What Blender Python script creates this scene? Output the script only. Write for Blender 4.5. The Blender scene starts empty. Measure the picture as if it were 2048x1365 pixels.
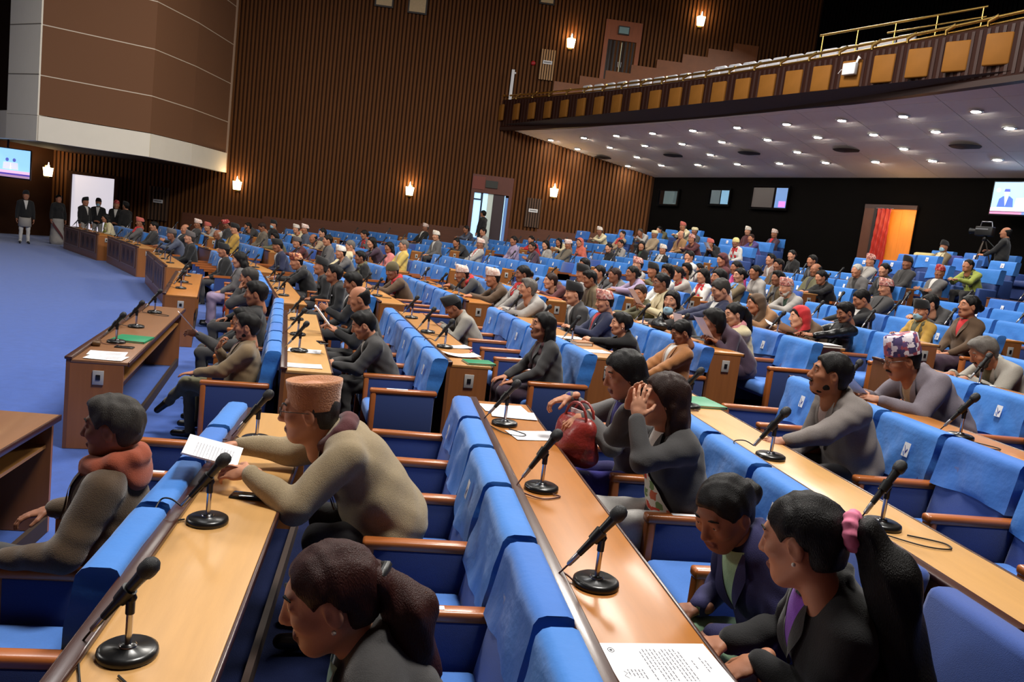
import bpy, bmesh, math, random
import numpy as np
from mathutils import Vector, Matrix, Quaternion
random.seed(7); np.random.seed(7)
SC = bpy.context.scene
COL = SC.collection
# ---------------------------------------------------------------- camera, world, exposure, big lights
def look_matrix(pos, pitch, roll):
    cp, sp, cr, sr = math.cos(pitch), math.sin(pitch), math.cos(roll), math.sin(roll)
    F = Vector((0, cp, -sp)); R = Vector((1, 0, 0)); U = Vector((0, sp, cp))
    ix = cr * R + sr * U; iy = -sr * R + cr * U
    m = Matrix((ix, iy, -F)).transposed().to_4x4(); m.translation = pos
    return m
cam = bpy.data.cameras.new('camera'); cam_o = bpy.data.objects.new('camera', cam); COL.objects.link(cam_o)
cam.sensor_width = 36.0; cam.lens = 36.0 * 1593.4 / 2048.0; cam.clip_end = 200; cam.clip_start = 0.05
cam_o.matrix_world = look_matrix(Vector((0, 0, 2.1655)), 0.1297, 0.1215)
SC.camera = cam_o
SC.view_settings.view_transform = 'Standard'; SC.view_settings.look = 'None'
SC.view_settings.gamma = 1.0; SC.view_settings.use_curve_mapping = False
SC.view_settings.exposure = 0.0
W = bpy.data.worlds.new('world'); SC.world = W; W.use_nodes = True
W.node_tree.nodes['Background'].inputs[0].default_value = (0.75, 0.75, 0.8, 1)
W.node_tree.nodes['Background'].inputs[1].default_value = 0.010
def area(name, loc, size, power, color, target=None, sy=None):
    l = bpy.data.lights.new(name, 'AREA'); l.energy = power; l.color = color; l.size = size
    if sy: l.shape = 'RECTANGLE'; l.size_y = sy
    o = bpy.data.objects.new(name, l); COL.objects.link(o); o.location = loc
    d = Vector(target if target else (loc[0], loc[1], 0)) - Vector(loc)
    o.rotation_euler = d.to_track_quat('-Z', 'Y').to_euler()
    return o
# the hall's overhead lighting panels (in the high ceiling, above the frame)
area('ceiling_panel_light', (2.0, 4.0, 11.6), 2.2, 1500, (1.0, 0.96, 0.9), (1.0, 6.0, 0))
area('ceiling_panel_light', (-6.0, 10.0, 11.6), 3.0, 560, (0.98, 0.97, 0.96), (-5.0, 12.0, 0))
area('ceiling_panel_light', (1.5, 15.0, 11.6), 3.0, 1750, (1.0, 0.95, 0.87), (2.0, 15.0, 0))
area('ceiling_panel_light', (-8.0, 22.0, 11.6), 3.0, 380, (1.0, 0.95, 0.87), (-8.0, 22.0, 0))
area('gallery_ceiling_light', (9.0, 26.5, 12.8), 3.0, 1300, (1.0, 0.95, 0.88), (7.5, 24.0, 7.0))
# added fill lamps at the front left, out of view, brightening faces and soffit
area('front_fill_light', (-15.0, 6.0, 7.5), 2.0, 420, (1.0, 0.95, 0.88), (3.0, 7.0, 1.0))
area('front_fill_light', (-17.0, 16.0, 7.0), 2.0, 200, (1.0, 0.95, 0.88), (3.0, 20.0, 1.0))

# ---------------------------------------------------------------- materials
def lin(c):
    return tuple(((v / 255.0) / 12.92 if v / 255.0 <= 0.04045 else (((v / 255.0) + 0.055) / 1.055) ** 2.4) for v in c)
_M = {}
def mat(name, rgb, rough=0.6, var=0.0, scale=6.0, bump=0.0, bscale=60.0, metal=0.0, spec=0.5, stretch=None, sheen=0.0, coat=0.0, emit=None, estr=0.0):
    if name in _M: return _M[name]
    m = bpy.data.materials.new(name); m.use_nodes = True
    nt = m.node_tree; N = nt.nodes; L = nt.links; b = N['Principled BSDF']
    c = lin(rgb)
    b.inputs['Base Color'].default_value = (*c, 1); b.inputs['Roughness'].default_value = rough
    b.inputs['Metallic'].default_value = metal; b.inputs['Specular IOR Level'].default_value = spec
    if sheen: b.inputs['Sheen Weight'].default_value = sheen
    if coat: b.inputs['Coat Weight'].default_value = coat; b.inputs['Coat Roughness'].default_value = 0.15
    if emit: b.inputs['Emission Color'].default_value = (*lin(emit), 1); b.inputs['Emission Strength'].default_value = estr
    if var or bump:
        tc = N.new('ShaderNodeTexCoord'); mp = N.new('ShaderNodeMapping')
        if stretch: mp.inputs['Scale'].default_value = stretch
        L.new(tc.outputs['Object'], mp.inputs['Vector'])
    if var:
        nz = N.new('ShaderNodeTexNoise'); nz.inputs['Scale'].default_value = scale; nz.inputs['Detail'].default_value = 5
        L.new(mp.outputs[0], nz.inputs['Vector'])
        mx = N.new('ShaderNodeMix'); mx.data_type = 'RGBA'
        mx.inputs[6].default_value = (*[x * (1 - var) for x in c], 1); mx.inputs[7].default_value = (*[min(1, x * (1 + var)) for x in c], 1)
        L.new(nz.outputs[0], mx.inputs[0]); L.new(mx.outputs[2], b.inputs['Base Color'])
    if bump:
        n2 = N.new('ShaderNodeTexNoise'); n2.inputs['Scale'].default_value = bscale; n2.inputs['Detail'].default_value = 3
        L.new(mp.outputs[0], n2.inputs['Vector'])
        bp = N.new('ShaderNodeBump'); bp.inputs['Strength'].default_value = bump; bp.inputs['Distance'].default_value = 0.01
        L.new(n2.outputs[0], bp.inputs['Height']); L.new(bp.outputs[0], b.inputs['Normal'])
    _M[name] = m
    return m
def wood(name, rgb, rough=0.35, var=0.25, stretch=(14, 1.2, 14), coat=0.25, bands=0.0):
    m = mat(name, rgb, rough, var, 3.0, 0.04, 40, stretch=stretch, coat=coat)
    return m
def emission(name, rgb, strength):
    return mat(name, rgb, 0.5, emit=rgb, estr=strength)

# ---------------------------------------------------------------- mesh building
class MB:
    def __init__(s): s.v = []; s.f = []; s.m = []; s.sm = []
    def add(s, v, f, mi=0, smooth=False):
        o = len(s.v); s.v += [tuple(p) for p in v]
        for q in f: s.f.append(tuple(i + o for i in q)); s.m.append(mi); s.sm.append(smooth)
        return s
    def box(s, x0, x1, y0, y1, z0, z1, mi=0):
        v = [(x0, y0, z0), (x1, y0, z0), (x1, y1, z0), (x0, y1, z0), (x0, y0, z1), (x1, y0, z1), (x1, y1, z1), (x0, y1, z1)]
        return s.add(v, [(0, 3, 2, 1), (4, 5, 6, 7), (0, 1, 5, 4), (1, 2, 6, 5), (2, 3, 7, 6), (3, 0, 4, 7)], mi)
    def hexa(s, v, mi=0, smooth=False):   # 8 corners, bottom loop then top loop
        return s.add(v, [(0, 3, 2, 1), (4, 5, 6, 7), (0, 1, 5, 4), (1, 2, 6, 5), (2, 3, 7, 6), (3, 0, 4, 7)], mi, smooth)
    def rbox(s, x0, x1, y0, y1, z0, z1, r=0.01, mi=0, seg=2, fn=None):
        bm = bmesh.new(); bmesh.ops.create_cube(bm, size=1)
        for v in bm.verts:
            v.co = Vector((x0 + (v.co.x + .5) * (x1 - x0), y0 + (v.co.y + .5) * (y1 - y0), z0 + (v.co.z + .5) * (z1 - z0)))
            if fn: v.co = Vector(fn(v.co))
        bmesh.ops.bevel(bm, geom=bm.edges[:], offset=r, segments=seg, affect='EDGES', profile=0.5, clamp_overlap=True)
        bm.verts.index_update()
        s.add([v.co[:] for v in bm.verts], [[v.index for v in f.verts] for f in bm.faces], mi, True); bm.free()
        return s
    def tube(s, pts, r, n=8, mi=0, caps=True, smooth=True):
        pts = [Vector(p) for p in pts]; k = len(pts)
        rs = r if isinstance(r, (list, tuple)) else [r] * k
        t0 = (pts[1] - pts[0]).normalized()
        up = Vector((0, 0, 1)) if abs(t0.z) < .9 else Vector((1, 0, 0))
        a = t0.cross(up).normalized(); v = []
        for i, p in enumerate(pts):
            t = (pts[min(i + 1, k - 1)] - pts[max(i - 1, 0)]).normalized()
            a = (a - t * a.dot(t)).normalized(); b = t.cross(a)
            for j in range(n):
                an = 2 * math.pi * j / n
                v.append(p + (a * math.cos(an) + b * math.sin(an)) * rs[i])
        f = [(i * n + j, i * n + (j + 1) % n, (i + 1) * n + (j + 1) % n, (i + 1) * n + j) for i in range(k - 1) for j in range(n)]
        s.add(v, f, mi, smooth)
        if caps: s.add(v[:n], [tuple(range(n - 1, -1, -1))], mi); s.add(v[-n:], [tuple(range(n))], mi)
        return s
    def lathe(s, prof, n=20, mi=0, c=(0, 0, 0), smooth=True):   # prof: (radius, z)
        v = []; k = len(prof)
        for r, z in prof:
            for j in range(n):
                a = 2 * math.pi * j / n; v.append((c[0] + r * math.cos(a), c[1] + r * math.sin(a), c[2] + z))
        f = [(i * n + j, i * n + (j + 1) % n, (i + 1) * n + (j + 1) % n, (i + 1) * n + j) for i in range(k - 1) for j in range(n)]
        f.append(tuple(range(n - 1, -1, -1))); f.append(tuple((k - 1) * n + j for j in range(n)))
        return s.add(v, f, mi, smooth)
    def mesh(s, name, mats=None):
        me = bpy.data.meshes.new(name); me.from_pydata(s.v, [], s.f)
        if mats:
            for m in (mats if isinstance(mats, (list, tuple)) else [mats]): me.materials.append(m)
        me.polygons.foreach_set('material_index', s.m); me.polygons.foreach_set('use_smooth', s.sm)
        me.update(); return me
def link(name, me, parent=None, loc=None, rz=None, mw=None):
    o = bpy.data.objects.new(name, me); COL.objects.link(o)
    if parent is not None: o.parent = parent
    if loc is not None: o.location = loc
    if rz is not None: o.rotation_euler = (0, 0, rz)
    if mw is not None: o.matrix_basis = mw
    return o
def tag(o, label=None, cat=None, group=None, kind=None):
    if label: o['label'] = label
    if cat: o['category'] = cat
    if group: o['group'] = group
    if kind: o['kind'] = kind
    return o
def empty(name, loc=(0, 0, 0), rz=0.0):
    o = bpy.data.objects.new(name, None); COL.objects.link(o); o.location = loc; o.rotation_euler = (0, 0, rz); o.empty_display_size = .1
    return o
def struct(name, me, parent=None):
    o = link(name, me, parent)
    if parent is None: o['kind'] = 'structure'
    return o
ORD = ['first', 'second', 'third', 'fourth', 'fifth', 'sixth', 'seventh', 'eighth', 'ninth', 'tenth', 'eleventh', 'twelfth', 'thirteenth', 'fourteenth', 'fifteenth']

# ---------------------------------------------------------------- layout of the hall: blocks of straight rows around the well
PITCH = 0.63          # seat spacing along a row
TIER = [0, .128, .256, .384, .512, .64, .768, .896, 1.024, 1.17, 1.34, 1.65, 1.90, 2.12, 2.3]
def ext(lst, step, n=15):
    lst = list(lst)
    while len(lst) < n: lst.append(lst[-1] + step)
    return lst
BL = {  # yaw of the row direction, front-edge offset of each row, near end of each row, number of seats
 'A': dict(yaw=-.169, n=ext([-2.33, -.75, .68, 2.04, 3.48, 4.9], 1.41), d=ext([1.35, 1.3, 1.62, 2.05, 2.42, 2.8], .35), s=[6] * 5 + [7] * 10),
 'B': dict(yaw=-.288, n=ext([-1.63, .05, 1.43, 2.84, 4.18, 5.55], 1.40), d=ext([7.1, 6.6, 6.7, 6.95, 7.1, 7.3], .15), s=[6] * 15),
 'C': dict(yaw=-.366, n=ext([-.66, .85, 2.23, 3.5, 4.8, 6.2], 1.40), d=ext([12.4, 11.4, 11.3, 11.2, 11.3, 11.6, 11.9], .18), s=[6] * 15),
 'D': dict(yaw=-.53, n=ext([1.92, 3.5, 4.9, 6.25], 1.39), d=ext([17.2, 16.2, 16.2, 16.1, 16.2, 16.4, 16.6], .15), s=[6] * 15),
 'E': dict(yaw=-.66, n=ext([4.7, 6.2, 7.6, 9.0], 1.39), d=ext([21.9, 20.9, 20.6, 20.4, 20.4, 20.5, 20.6], .1), s=[6] * 9 + [5, 5, 4, 4, 3, 3]),
 'F': dict(yaw=-.75, n=ext([6.84, 8.3, 9.7, 11.1], 1.39), d=ext([25.6, 24.9, 24.7, 24.6], .0), s=[6, 6, 6, 6, 5, 5, 3, 2, 0, 0, 0, 0, 0, 0, 0]),
}
BNAME = {'A': 'nearest block', 'B': 'second block', 'C': 'third block', 'D': 'fourth block', 'E': 'fifth block', 'F': 'farthest block'}
def bdir(b):
    y = BL[b]['yaw']; d = (math.sin(y), math.cos(y)); return d, (d[1], -d[0])
def at(b, n, d, z=0.0):            # block coordinates (across rows, along row) to world
    dv, nv = bdir(b); return Vector((nv[0] * n + dv[0] * d, nv[1] * n + dv[1] * d, z))
def face_rz(b):                    # heading of a sitter (local +X looks at the well)
    dv, nv = bdir(b); return math.atan2(-nv[1], -nv[0])
DW = {0: .46}                      # desk depth
SOFF = {('A', 1): .22, ('A', 2): .1, ('A', 3): .19, ('A', 4): .1}     # seats start a little past the desk end in these rows
def nseat(b, k): return BL[b]['n'][k + 1] - .385 if k < 11 else BL[b]['n'][k] + .55
def dseat(b, k, j): return BL[b]['d'][k] + SOFF.get((b, k), 0) + .01 + PITCH * (j + .5) if k < 11 else j
def seat_pos(b, k, j):             # j = 0 at the near (aisle) end
    return at(b, nseat(b, k), dseat(b, k, j), TIER[k])
NB = 'ABCDEF'
# ---------------------------------------------------------------- materials of the room
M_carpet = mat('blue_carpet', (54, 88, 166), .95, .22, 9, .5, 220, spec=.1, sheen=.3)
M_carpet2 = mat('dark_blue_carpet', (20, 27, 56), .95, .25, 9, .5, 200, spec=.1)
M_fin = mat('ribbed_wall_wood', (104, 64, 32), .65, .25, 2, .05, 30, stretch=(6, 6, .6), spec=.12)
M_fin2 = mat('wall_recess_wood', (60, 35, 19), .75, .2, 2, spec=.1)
M_dado = mat('red_brown_dado', (92, 48, 24), .6, .25, 2, stretch=(1, 1, 8))
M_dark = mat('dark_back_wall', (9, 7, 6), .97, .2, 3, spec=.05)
M_brownpanel = mat('brown_fabric_panel', (112, 74, 46), .85, .06, 120, .25, 300)
M_cream = mat('cream_frame', (232, 224, 206), .6, .04, 3)
M_white = mat('white_plaster', (226, 226, 228), .7)
M_black = mat('black_plastic', (16, 16, 17), .4)
M_soffit = mat('soffit_grey', (236, 226, 218), .9, .04, 5, spec=.05)
M_joint = mat('tile_joint', (70, 62, 60), .9)
M_fascia = mat('balcony_fascia_wood', (44, 21, 14), .6, .3, 3, stretch=(5, 5, .5), spec=.12)
M_pad = mat('acoustic_pad_wood', (132, 86, 34), .65, .15, 4, spec=.12)
M_brass = mat('brass', (214, 176, 96), .28, metal=1.0)
M_doorframe = mat('orange_brown_wood', (142, 74, 38), .4, .25, 3, stretch=(6, 6, .7))
M_steel = mat('steel', (150, 150, 155), .35, metal=1.0)
M_ceil = mat('hall_ceiling', (120, 112, 104), .9)
# ---------------------------------------------------------------- floor: stepped tiers
def build_floor():
    mb = MB()
    mb.add([(-30, -3, -.004), (25, -3, -.004), (25, 45, -.004), (-30, 45, -.004)], [(0, 1, 2, 3)], 0)
    struct('floor', mb.mesh('floor', [M_carpet]))
    mb = MB()
    def line(k):
        pts = []
        for b in NB:
            B = BL[b]; n = B['n'][k] - .03
            ln = 3.8
            if b == 'A': pts.append(at(b, n, B['d'][k] - 4))
            pts.append(at(b, n, B['d'][k] - .1)); pts.append(at(b, n, B['d'][k] + ln + .1))
        e = at('F', BL['F']['n'][k] - .03, BL['F']['d'][k] + 6); pts.append(e)
        return pts
    for k in range(1, 15):
        a = line(k); z = TIER[k]; z0 = TIER[k - 1]
        c = line(k + 1) if k < 14 else [p + Vector((bdir('D')[1][0] * 6, bdir('D')[1][1] * 6, 0)) for p in a]
        for i in range(len(a) - 1):
            mb.add([(*a[i][:2], z), (*a[i + 1][:2], z), (*c[i + 1][:2], z), (*c[i][:2], z)], [(0, 3, 2, 1)], 0)
            mb.add([(*a[i][:2], z0 - .01), (*a[i + 1][:2], z0 - .01), (*a[i + 1][:2], z), (*a[i][:2], z)], [(0, 3, 2, 1)], 0)
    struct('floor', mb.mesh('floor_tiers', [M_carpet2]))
build_floor()

# ---------------------------------------------------------------- walls
def ribbed(name, p0, p1, z0, z1, pitch=.15, depth=.05, m=(None, None)):
    """corrugated timber wall from p0 to p1 (seen from the side of the camera)"""
    p0, p1 = Vector((*p0, 0)), Vector((*p1, 0)); L = (p1 - p0).length; u = (p1 - p0) / L; nrm = Vector((u.y, -u.x, 0))
    if nrm.dot(-p0) < 0: nrm = -nrm
    mb = MB(); k = int(L / pitch); pr = []
    for i in range(k):
        s = i * pitch; w = pitch * .55
        pr += [(s, 0, 1), (s, depth, 0), (s + w, depth, 0), (s + w, 0, 1)]
    pr.append((L, 0, 1)); pr.append((L, 0, 1))
    for (s, dd, _), (s2, d2, _2) in zip(pr, pr[1:]):
        a = p0 + u * s + nrm * dd; b = p0 + u * s2 + nrm * d2
        if (a - b).length < 1e-5: continue
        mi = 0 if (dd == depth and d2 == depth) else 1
        mb.add([(a.x, a.y, z0), (b.x, b.y, z0), (b.x, b.y, z1), (a.x, a.y, z1)], [(0, 1, 2, 3)], mi)
    return struct(name, mb.mesh(name, list(m)))
WL, WR = Vector((-18.5, 31.3)), Vector((4.9, 32.7))     # lower side wall, left and right ends
def wall_pt(px_x, off=0.0):       # point on the side wall at a given world x
    t = (px_x - WL.x) / (WR.x - WL.x); p = WL + (WR - WL) * t
    u = (WR - WL).normalized(); return Vector((p.x + u.y * off, p.y - u.x * off))
WALLRZ = math.atan2((WR - WL).y, (WR - WL).x)            # local +X along the wall, local -Y towards the hall
UP = wall_pt(10.6)
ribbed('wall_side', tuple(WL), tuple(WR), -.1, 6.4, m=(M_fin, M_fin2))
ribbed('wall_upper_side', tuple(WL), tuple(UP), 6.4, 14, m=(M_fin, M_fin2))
BW = Vector((16.15, 15.0))          # right end of lower back wall
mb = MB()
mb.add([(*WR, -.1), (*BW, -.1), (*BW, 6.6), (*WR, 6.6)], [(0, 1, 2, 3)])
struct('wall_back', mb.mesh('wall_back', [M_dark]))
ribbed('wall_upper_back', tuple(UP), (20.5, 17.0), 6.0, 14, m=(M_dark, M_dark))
mb = MB(); mb.add([(-18.5, 31.3, -.1), (-24, 20, -.1), (-24, 20, 14), (-18.5, 31.3, 14)], [(0, 1, 2, 3)]); struct('wall_left', mb.mesh('wall_left', [M_fin2]))
mb = MB(); mb.add([(-24, 20, -.1), (-24, -3, -.1), (-24, -3, 14), (-24, 20, 14)], [(0, 1, 2, 3)]); struct('wall_front', mb.mesh('wall_front', [M_fin2]))
mb = MB(); mb.add([(-24, -3, -.1), (22, -3, -.1), (22, -3, 14), (-24, -3, 14)], [(0, 1, 2, 3)]); struct('wall_near', mb.mesh('wall_near', [M_fin2]))
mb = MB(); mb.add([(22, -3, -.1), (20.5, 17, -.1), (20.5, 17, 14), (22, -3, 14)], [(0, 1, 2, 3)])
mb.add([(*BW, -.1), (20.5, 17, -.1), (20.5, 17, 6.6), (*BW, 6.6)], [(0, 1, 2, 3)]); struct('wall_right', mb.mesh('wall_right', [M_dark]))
mb = MB(); mb.add([(-26, -4, 13.2), (24, -4, 13.2), (24, 40, 13.2), (-26, 40, 13.2)], [(0, 1, 2, 3)]); struct('ceiling', mb.mesh('ceiling', [M_ceil]))
# dado along the side wall, stepping up with the tiers
def wall_box(name, x0, x1, z0, z1, off0, off1, m, parent=None):
    a, b = wall_pt(x0, off0), wall_pt(x1, off0); c, d = wall_pt(x1, off1), wall_pt(x0, off1)
    mb = MB(); mb.hexa([(d.x, d.y, z0), (c.x, c.y, z0), (b.x, b.y, z0), (a.x, a.y, z0), (d.x, d.y, z1), (c.x, c.y, z1), (b.x, b.y, z1), (a.x, a.y, z1)], 0)
    return link(name, mb.mesh(name, [m]), parent)
for i in range(12):
    x0 = -13.5 + i * 1.55
    o = wall_box('trim_%d' % (i + 1), x0, x0 + 1.55, -.1, 1.55 + .115 * i, .0, .09, M_dado); o['kind'] = 'structure'

# ---------------------------------------------------------------- balcony, soffit and its lights
def BA(n, a, z=0.0): return Vector((.843 * n + .537 * a, .537 * n - .843 * a, z))
BRZ = math.atan2(-.843, .537)        # local +X along the back wall towards the right of the picture; local -Y faces the well
def arcn(a): return 16.05 + .87 * (1 - ((a + 18.3) / 9.9) ** 2)
def arc_pts(a0, a1, k, off, z): return [BA(arcn(a0 + (a1 - a0) * i / k) + off, a0 + (a1 - a0) * i / k, z) for i in range(k + 1)]
def strip(mb, A, B, mi=0):           # quad strip between two polylines
    k = len(A); mb.add(A + B, [(i, i + 1, k + i + 1, k + i) for i in range(k - 1)], mi)
A0, A1, AK = -28.3, -3.0, 60
def sofz(n): return 6.4 - .215 * (n - 16.1)
mb = MB()
f0 = [p for p in arc_pts(A0, A1, AK, 0, 6.28)]; f1 = arc_pts(A0, A1, AK, 0, 7.40); f2 = arc_pts(A0, A1, AK, .16, 7.40); f3 = arc_pts(A0, A1, AK, .16, 6.28)
strip(mb, f0, f1); strip(mb, f1, f2); strip(mb, f2, f3); strip(mb, f3, f0)
bal = struct('wall_balcony', mb.mesh('balcony_front', [M_fascia]))
mb = MB(); strip(mb, arc_pts(A0, A1, AK, -.012, 6.24), arc_pts(A0, A1, AK, -.012, 6.36)); strip(mb, arc_pts(A0, A1, AK, -.012, 6.24), arc_pts(A0, A1, AK, .2, 6.24))
link('lower_edge_strip', mb.mesh('lower_edge_strip', [mat('fascia_edge', (44, 22, 16), .5)]), bal)
mb = MB()
for i in range(150):
    a = A0 + .1 + i * .168
    if a > A1: break
    p = BA(arcn(a) - .012, a, 0); q = BA(arcn(a + .07) - .012, a + .07, 0)
    mb.add([(p.x, p.y, 6.4), (q.x, q.y, 6.4), (q.x, q.y, 7.36), (p.x, p.y, 7.36)], [(0, 1, 2, 3)])
o = link('thin_fins', mb.mesh('thin_fins', [mat('fascia_fin', (50, 24, 17), .5)]), bal); o['kind'] = 'stuff'
me_pad = MB().rbox(-.25, .25, -.1, .0, -.31, .31, .03).mesh('acoustic_pad', [M_pad])
for i in range(26):
    a = -28.0 + i * .902
    s = (arcn(a + .01) - arcn(a - .01)) / .02
    o = link('acoustic_pad', me_pad, bal, BA(arcn(a), a, 6.9), BRZ + math.atan(-s) * 1.0)
# balcony deck and raked floor steps
mb = MB()
for i, (n0, n1, z) in enumerate([(.16, .75, 6.6), (.75, 1.75, 7.0), (1.75, 2.9, 7.38), (2.9, 7, 7.7)]):
    strip(mb, arc_pts(A0, A1, 30, n0, z), arc_pts(A0, A1, 30, n1, z)); strip(mb, arc_pts(A0, A1, 30, n0, z - .35), arc_pts(A0, A1, 30, n0, z))
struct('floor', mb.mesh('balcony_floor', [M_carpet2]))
# brass railing
mb = MB().tube(arc_pts(A0, A1, 60, .02, 7.56), .035, 8); link('rail_tube', mb.mesh('rail_tube', [M_brass]), (rail := empty('balcony_railing', BA(16.6, -18, 7.4) * 0)))
tag(rail, 'long curved brass railing running along the top of the balcony front', 'railing')
mb = MB().tube(arc_pts(A0, A1, 60, .1, 7.46), .028, 8); link('rail_tube', mb.mesh('rail_tube_low', [M_brass]), rail)
for i in range(27):
    a = -28.2 + i * .94
    p = BA(arcn(a), a, 0)
    me = MB().tube([(p.x, p.y, 7.40), (p.x, p.y, 7.5), (*BA(arcn(a + .2) + .02, a + .2, 7.56)[:2], 7.58)], [.03, .04, .045], 8).mesh('rail_bracket', [M_brass]); link('bracket', me, rail)
t = empty('stair_railing', (0, 0, 0)); tag(t, 'straight brass railing standing behind the balcony front at its right end', 'railing')
link('rail_tube', MB().tube([BA(18, -14.9, 8.42), BA(18, -10.5, 8.42)], .03, 8).mesh('stair_rail', [M_brass]), t)
link('rail_tube', MB().tube([BA(18, -12.9, 8.2), BA(18, -10.5, 8.2)], .025, 8).mesh('stair_rail_low', [M_brass]), t)
for i in range(5): link('post', MB().tube([BA(18, -14.8 + i * 1.05, 7.2), BA(18, -14.8 + i * 1.05, 8.42)], .022, 8).mesh('stair_post', [M_brass]), t)
# white covered seats of the balcony
M_wcov = mat('white_seat_cover', (214, 214, 220), .85, .06, 8)
me_ws = MB().rbox(-.24, .24, -.09, .05, .35, 1.0, .05).mesh('balcony_seat_back', [M_wcov])
me_wp = MB().rbox(-.23, .23, -.5, -.08, .32, .44, .04).box(-.2, .2, -.4, -.05, 0, .33).mesh('balcony_seat_pan', [M_wcov])
for r, (off, z, a0, cnt) in enumerate([(1.3, 7.12, -24.9, 17), (2.3, 7.5, -19.6, 12)]):
    for i in range(cnt):
        a = a0 + i * .6
        s = empty('balcony_chair', BA(arcn(a) + off, a, z - .1), BRZ)
        tag(s, '%s white covered balcony seat, %s from left, %s row behind brass rail' % ('low' if r == 0 else 'raised', ('first second third fourth fifth sixth seventh eighth ninth tenth eleventh twelfth thirteenth fourteenth fifteenth sixteenth seventeenth'.split())[i], ('front', 'rear')[r]), 'seat', 'white seats on the balcony')
        link('backrest', me_ws, s); link('seat_pan', me_wp, s)
# soffit: large tiles with open joints
sof = struct('ceiling', MB().add([BA(n, a, sofz(n) + .06) for n, a in ((16.1, A0), (16.1, A1), (22.2, A1), (22.2, A0))], [(0, 1, 2, 3)]).mesh('soffit_backing', [M_joint]))
ns = [15.95, 17.05, 18.05, 19.0, 19.95, 22.0]
def clipn(n, a): return max(n, arcn(a) + .05)
k = 0
aa = [A0 + i * 1.265 for i in range(21)]
for i in range(20):
    for j in range(5):
        g = .007; n0, n1 = ns[j] + g, ns[j + 1] - g; b0, b1 = aa[i] + g, aa[i + 1] - g
        pts = [(clipn(n0, b0), b0), (clipn(n0, b1), b1), (max(n1, clipn(n0, b1) + .01), b1), (max(n1, clipn(n0, b0) + .01), b0)]
        v = [BA(n, a, sofz(n)) for n, a in pts] + [BA(n, a, sofz(n) + .04) for n, a in pts]
        link('ceiling_tile', MB().hexa(v).mesh('ceiling_tile', [M_soffit]), sof)
M_lamp = emission('downlight_glow', (255, 250, 240), 170)
me_ring = MB().lathe([(.10, -.03), (.15, -.035), (.16, -.012), (.15, .0), (.10, .02)], 18).mesh('lamp_ring', [mat('lamp_ring', (220, 220, 220), .3, metal=.6)])
me_lens = MB().lathe([(.04, -.045), (.09, -.04), (.098, -.02), (.09, -.01)], 16).mesh('lamp_lens', [M_lamp])
rows = [(17.6, [-26.6, -24.44, -22.54, -20.65, -18.79, -16.98, -15.21, -13.48, -11.81, -10.11, -8.4, -6.7]),
        (18.55, [-26.08, -24.05, -22.08, -20.21, -18.43, -16.63, -14.88, -13.18, -11.53, -9.84, -8.2]),
        (19.52, [-23.6, -19.84, -16.3, -12.92, -9.3]),
        (20.38, [-25.11, -23.15, -21.25, -19.4, -17.64, -15.92, -14.27, -12.61, -10.95, -9.2])]
for r, (n, al) in enumerate(rows):
    for i, a in enumerate(al):
        if i >= 15: continue
        d = empty('downlight', BA(n, a, sofz(n) - .004)); d.rotation_euler = (0, 0, 0)
        tag(d, 'round lit downlight, %s from the side wall in the %s row from the balcony front' % (ORD[i], ORD[r]), 'lamp', 'downlights in the balcony soffit')
        link('trim_ring', me_ring, d); link('lens', me_lens, d)
me_dif = MB()
for r in (.08, .16, .24, .32): me_dif.lathe([(r, -.05 + r * .1), (r + .05, -.02 + r * .06), (r + .05, .0), (r, -.03)], 20)
me_dif = me_dif.mesh('air_diffuser', [mat('diffuser_dark', (62, 54, 52), .6)])
for i, (n, a) in enumerate([(19.5, -25.6), (19.5, -21.6), (19.5, -18.13), (19.5, -14.62), (19.5, -11.3)]):
    o = link('air_diffuser', me_dif, None, BA(n, a, sofz(n) - .02)); tag(o, 'dark round air diffuser in the soffit, %s from the side wall' % ORD[i], 'vent', 'air diffusers in the soffit')
# small white box hung on the balcony front
t = empty('junction_box', BA(arcn(-12.62) - .12, -12.62, 7.0), BRZ); tag(t, 'small white box hung on the balcony front over a square pad', 'box')
link('body', MB().rbox(-.17, .17, -.12, 0, -.15, .12, .015).mesh('box_body', [M_white]), t)
link('bracket', MB().tube([(.12, -.02, .1), (.17, -.02, .26), (.2, -.02, .2)], .03, 6).mesh('box_bracket', [M_white]), t)
link('cable', MB().tube([(-.17, -.05, -.02), (-.25, -.04, .0), (-.33, -.03, -.08)], .008, 5).mesh('box_cable', [M_white]), t)

# ---------------------------------------------------------------- media booth (cream frame, brown panels) on the left
bp = [Vector(p) for p in ((-17.9, 26.3), (-16.25, 25.0), (-14.85, 24.25), (-12.35, 26.05), (-12.0, 28.4), (-11.92, 31.5))]
booth = None
def vslab(name, i, j, z0, z1, m, off=0.0, th=.22, parent=None):
    a, b = bp[i], bp[j]; u = (b - a).normalized(); nrm = Vector((u.y, -u.x))
    if nrm.dot(-a) < 0: nrm = -nrm
    a0, b0, a1, b1 = a + nrm * off, b + nrm * off, a + nrm * (off - th), b + nrm * (off - th)
    mb = MB().hexa([(a0.x, a0.y, z0), (b0.x, b0.y, z0), (b1.x, b1.y, z0), (a1.x, a1.y, z0), (a0.x, a0.y, z1), (b0.x, b0.y, z1), (b1.x, b1.y, z1), (a1.x, a1.y, z1)])
    o = link(name, mb.mesh(name, [m]), parent)
    return o
mb = MB(); pp = [(p.x, p.y) for p in bp] + [(-17.9, 31.3)]
mb.add([(x, y, 3.30) for x, y in pp], [tuple(range(len(pp)))]); mb.add([(x, y, 13) for x, y in pp], [tuple(range(len(pp)))])
booth = struct('wall_booth', mb.mesh('booth_underside', [M_fin2]))
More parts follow.
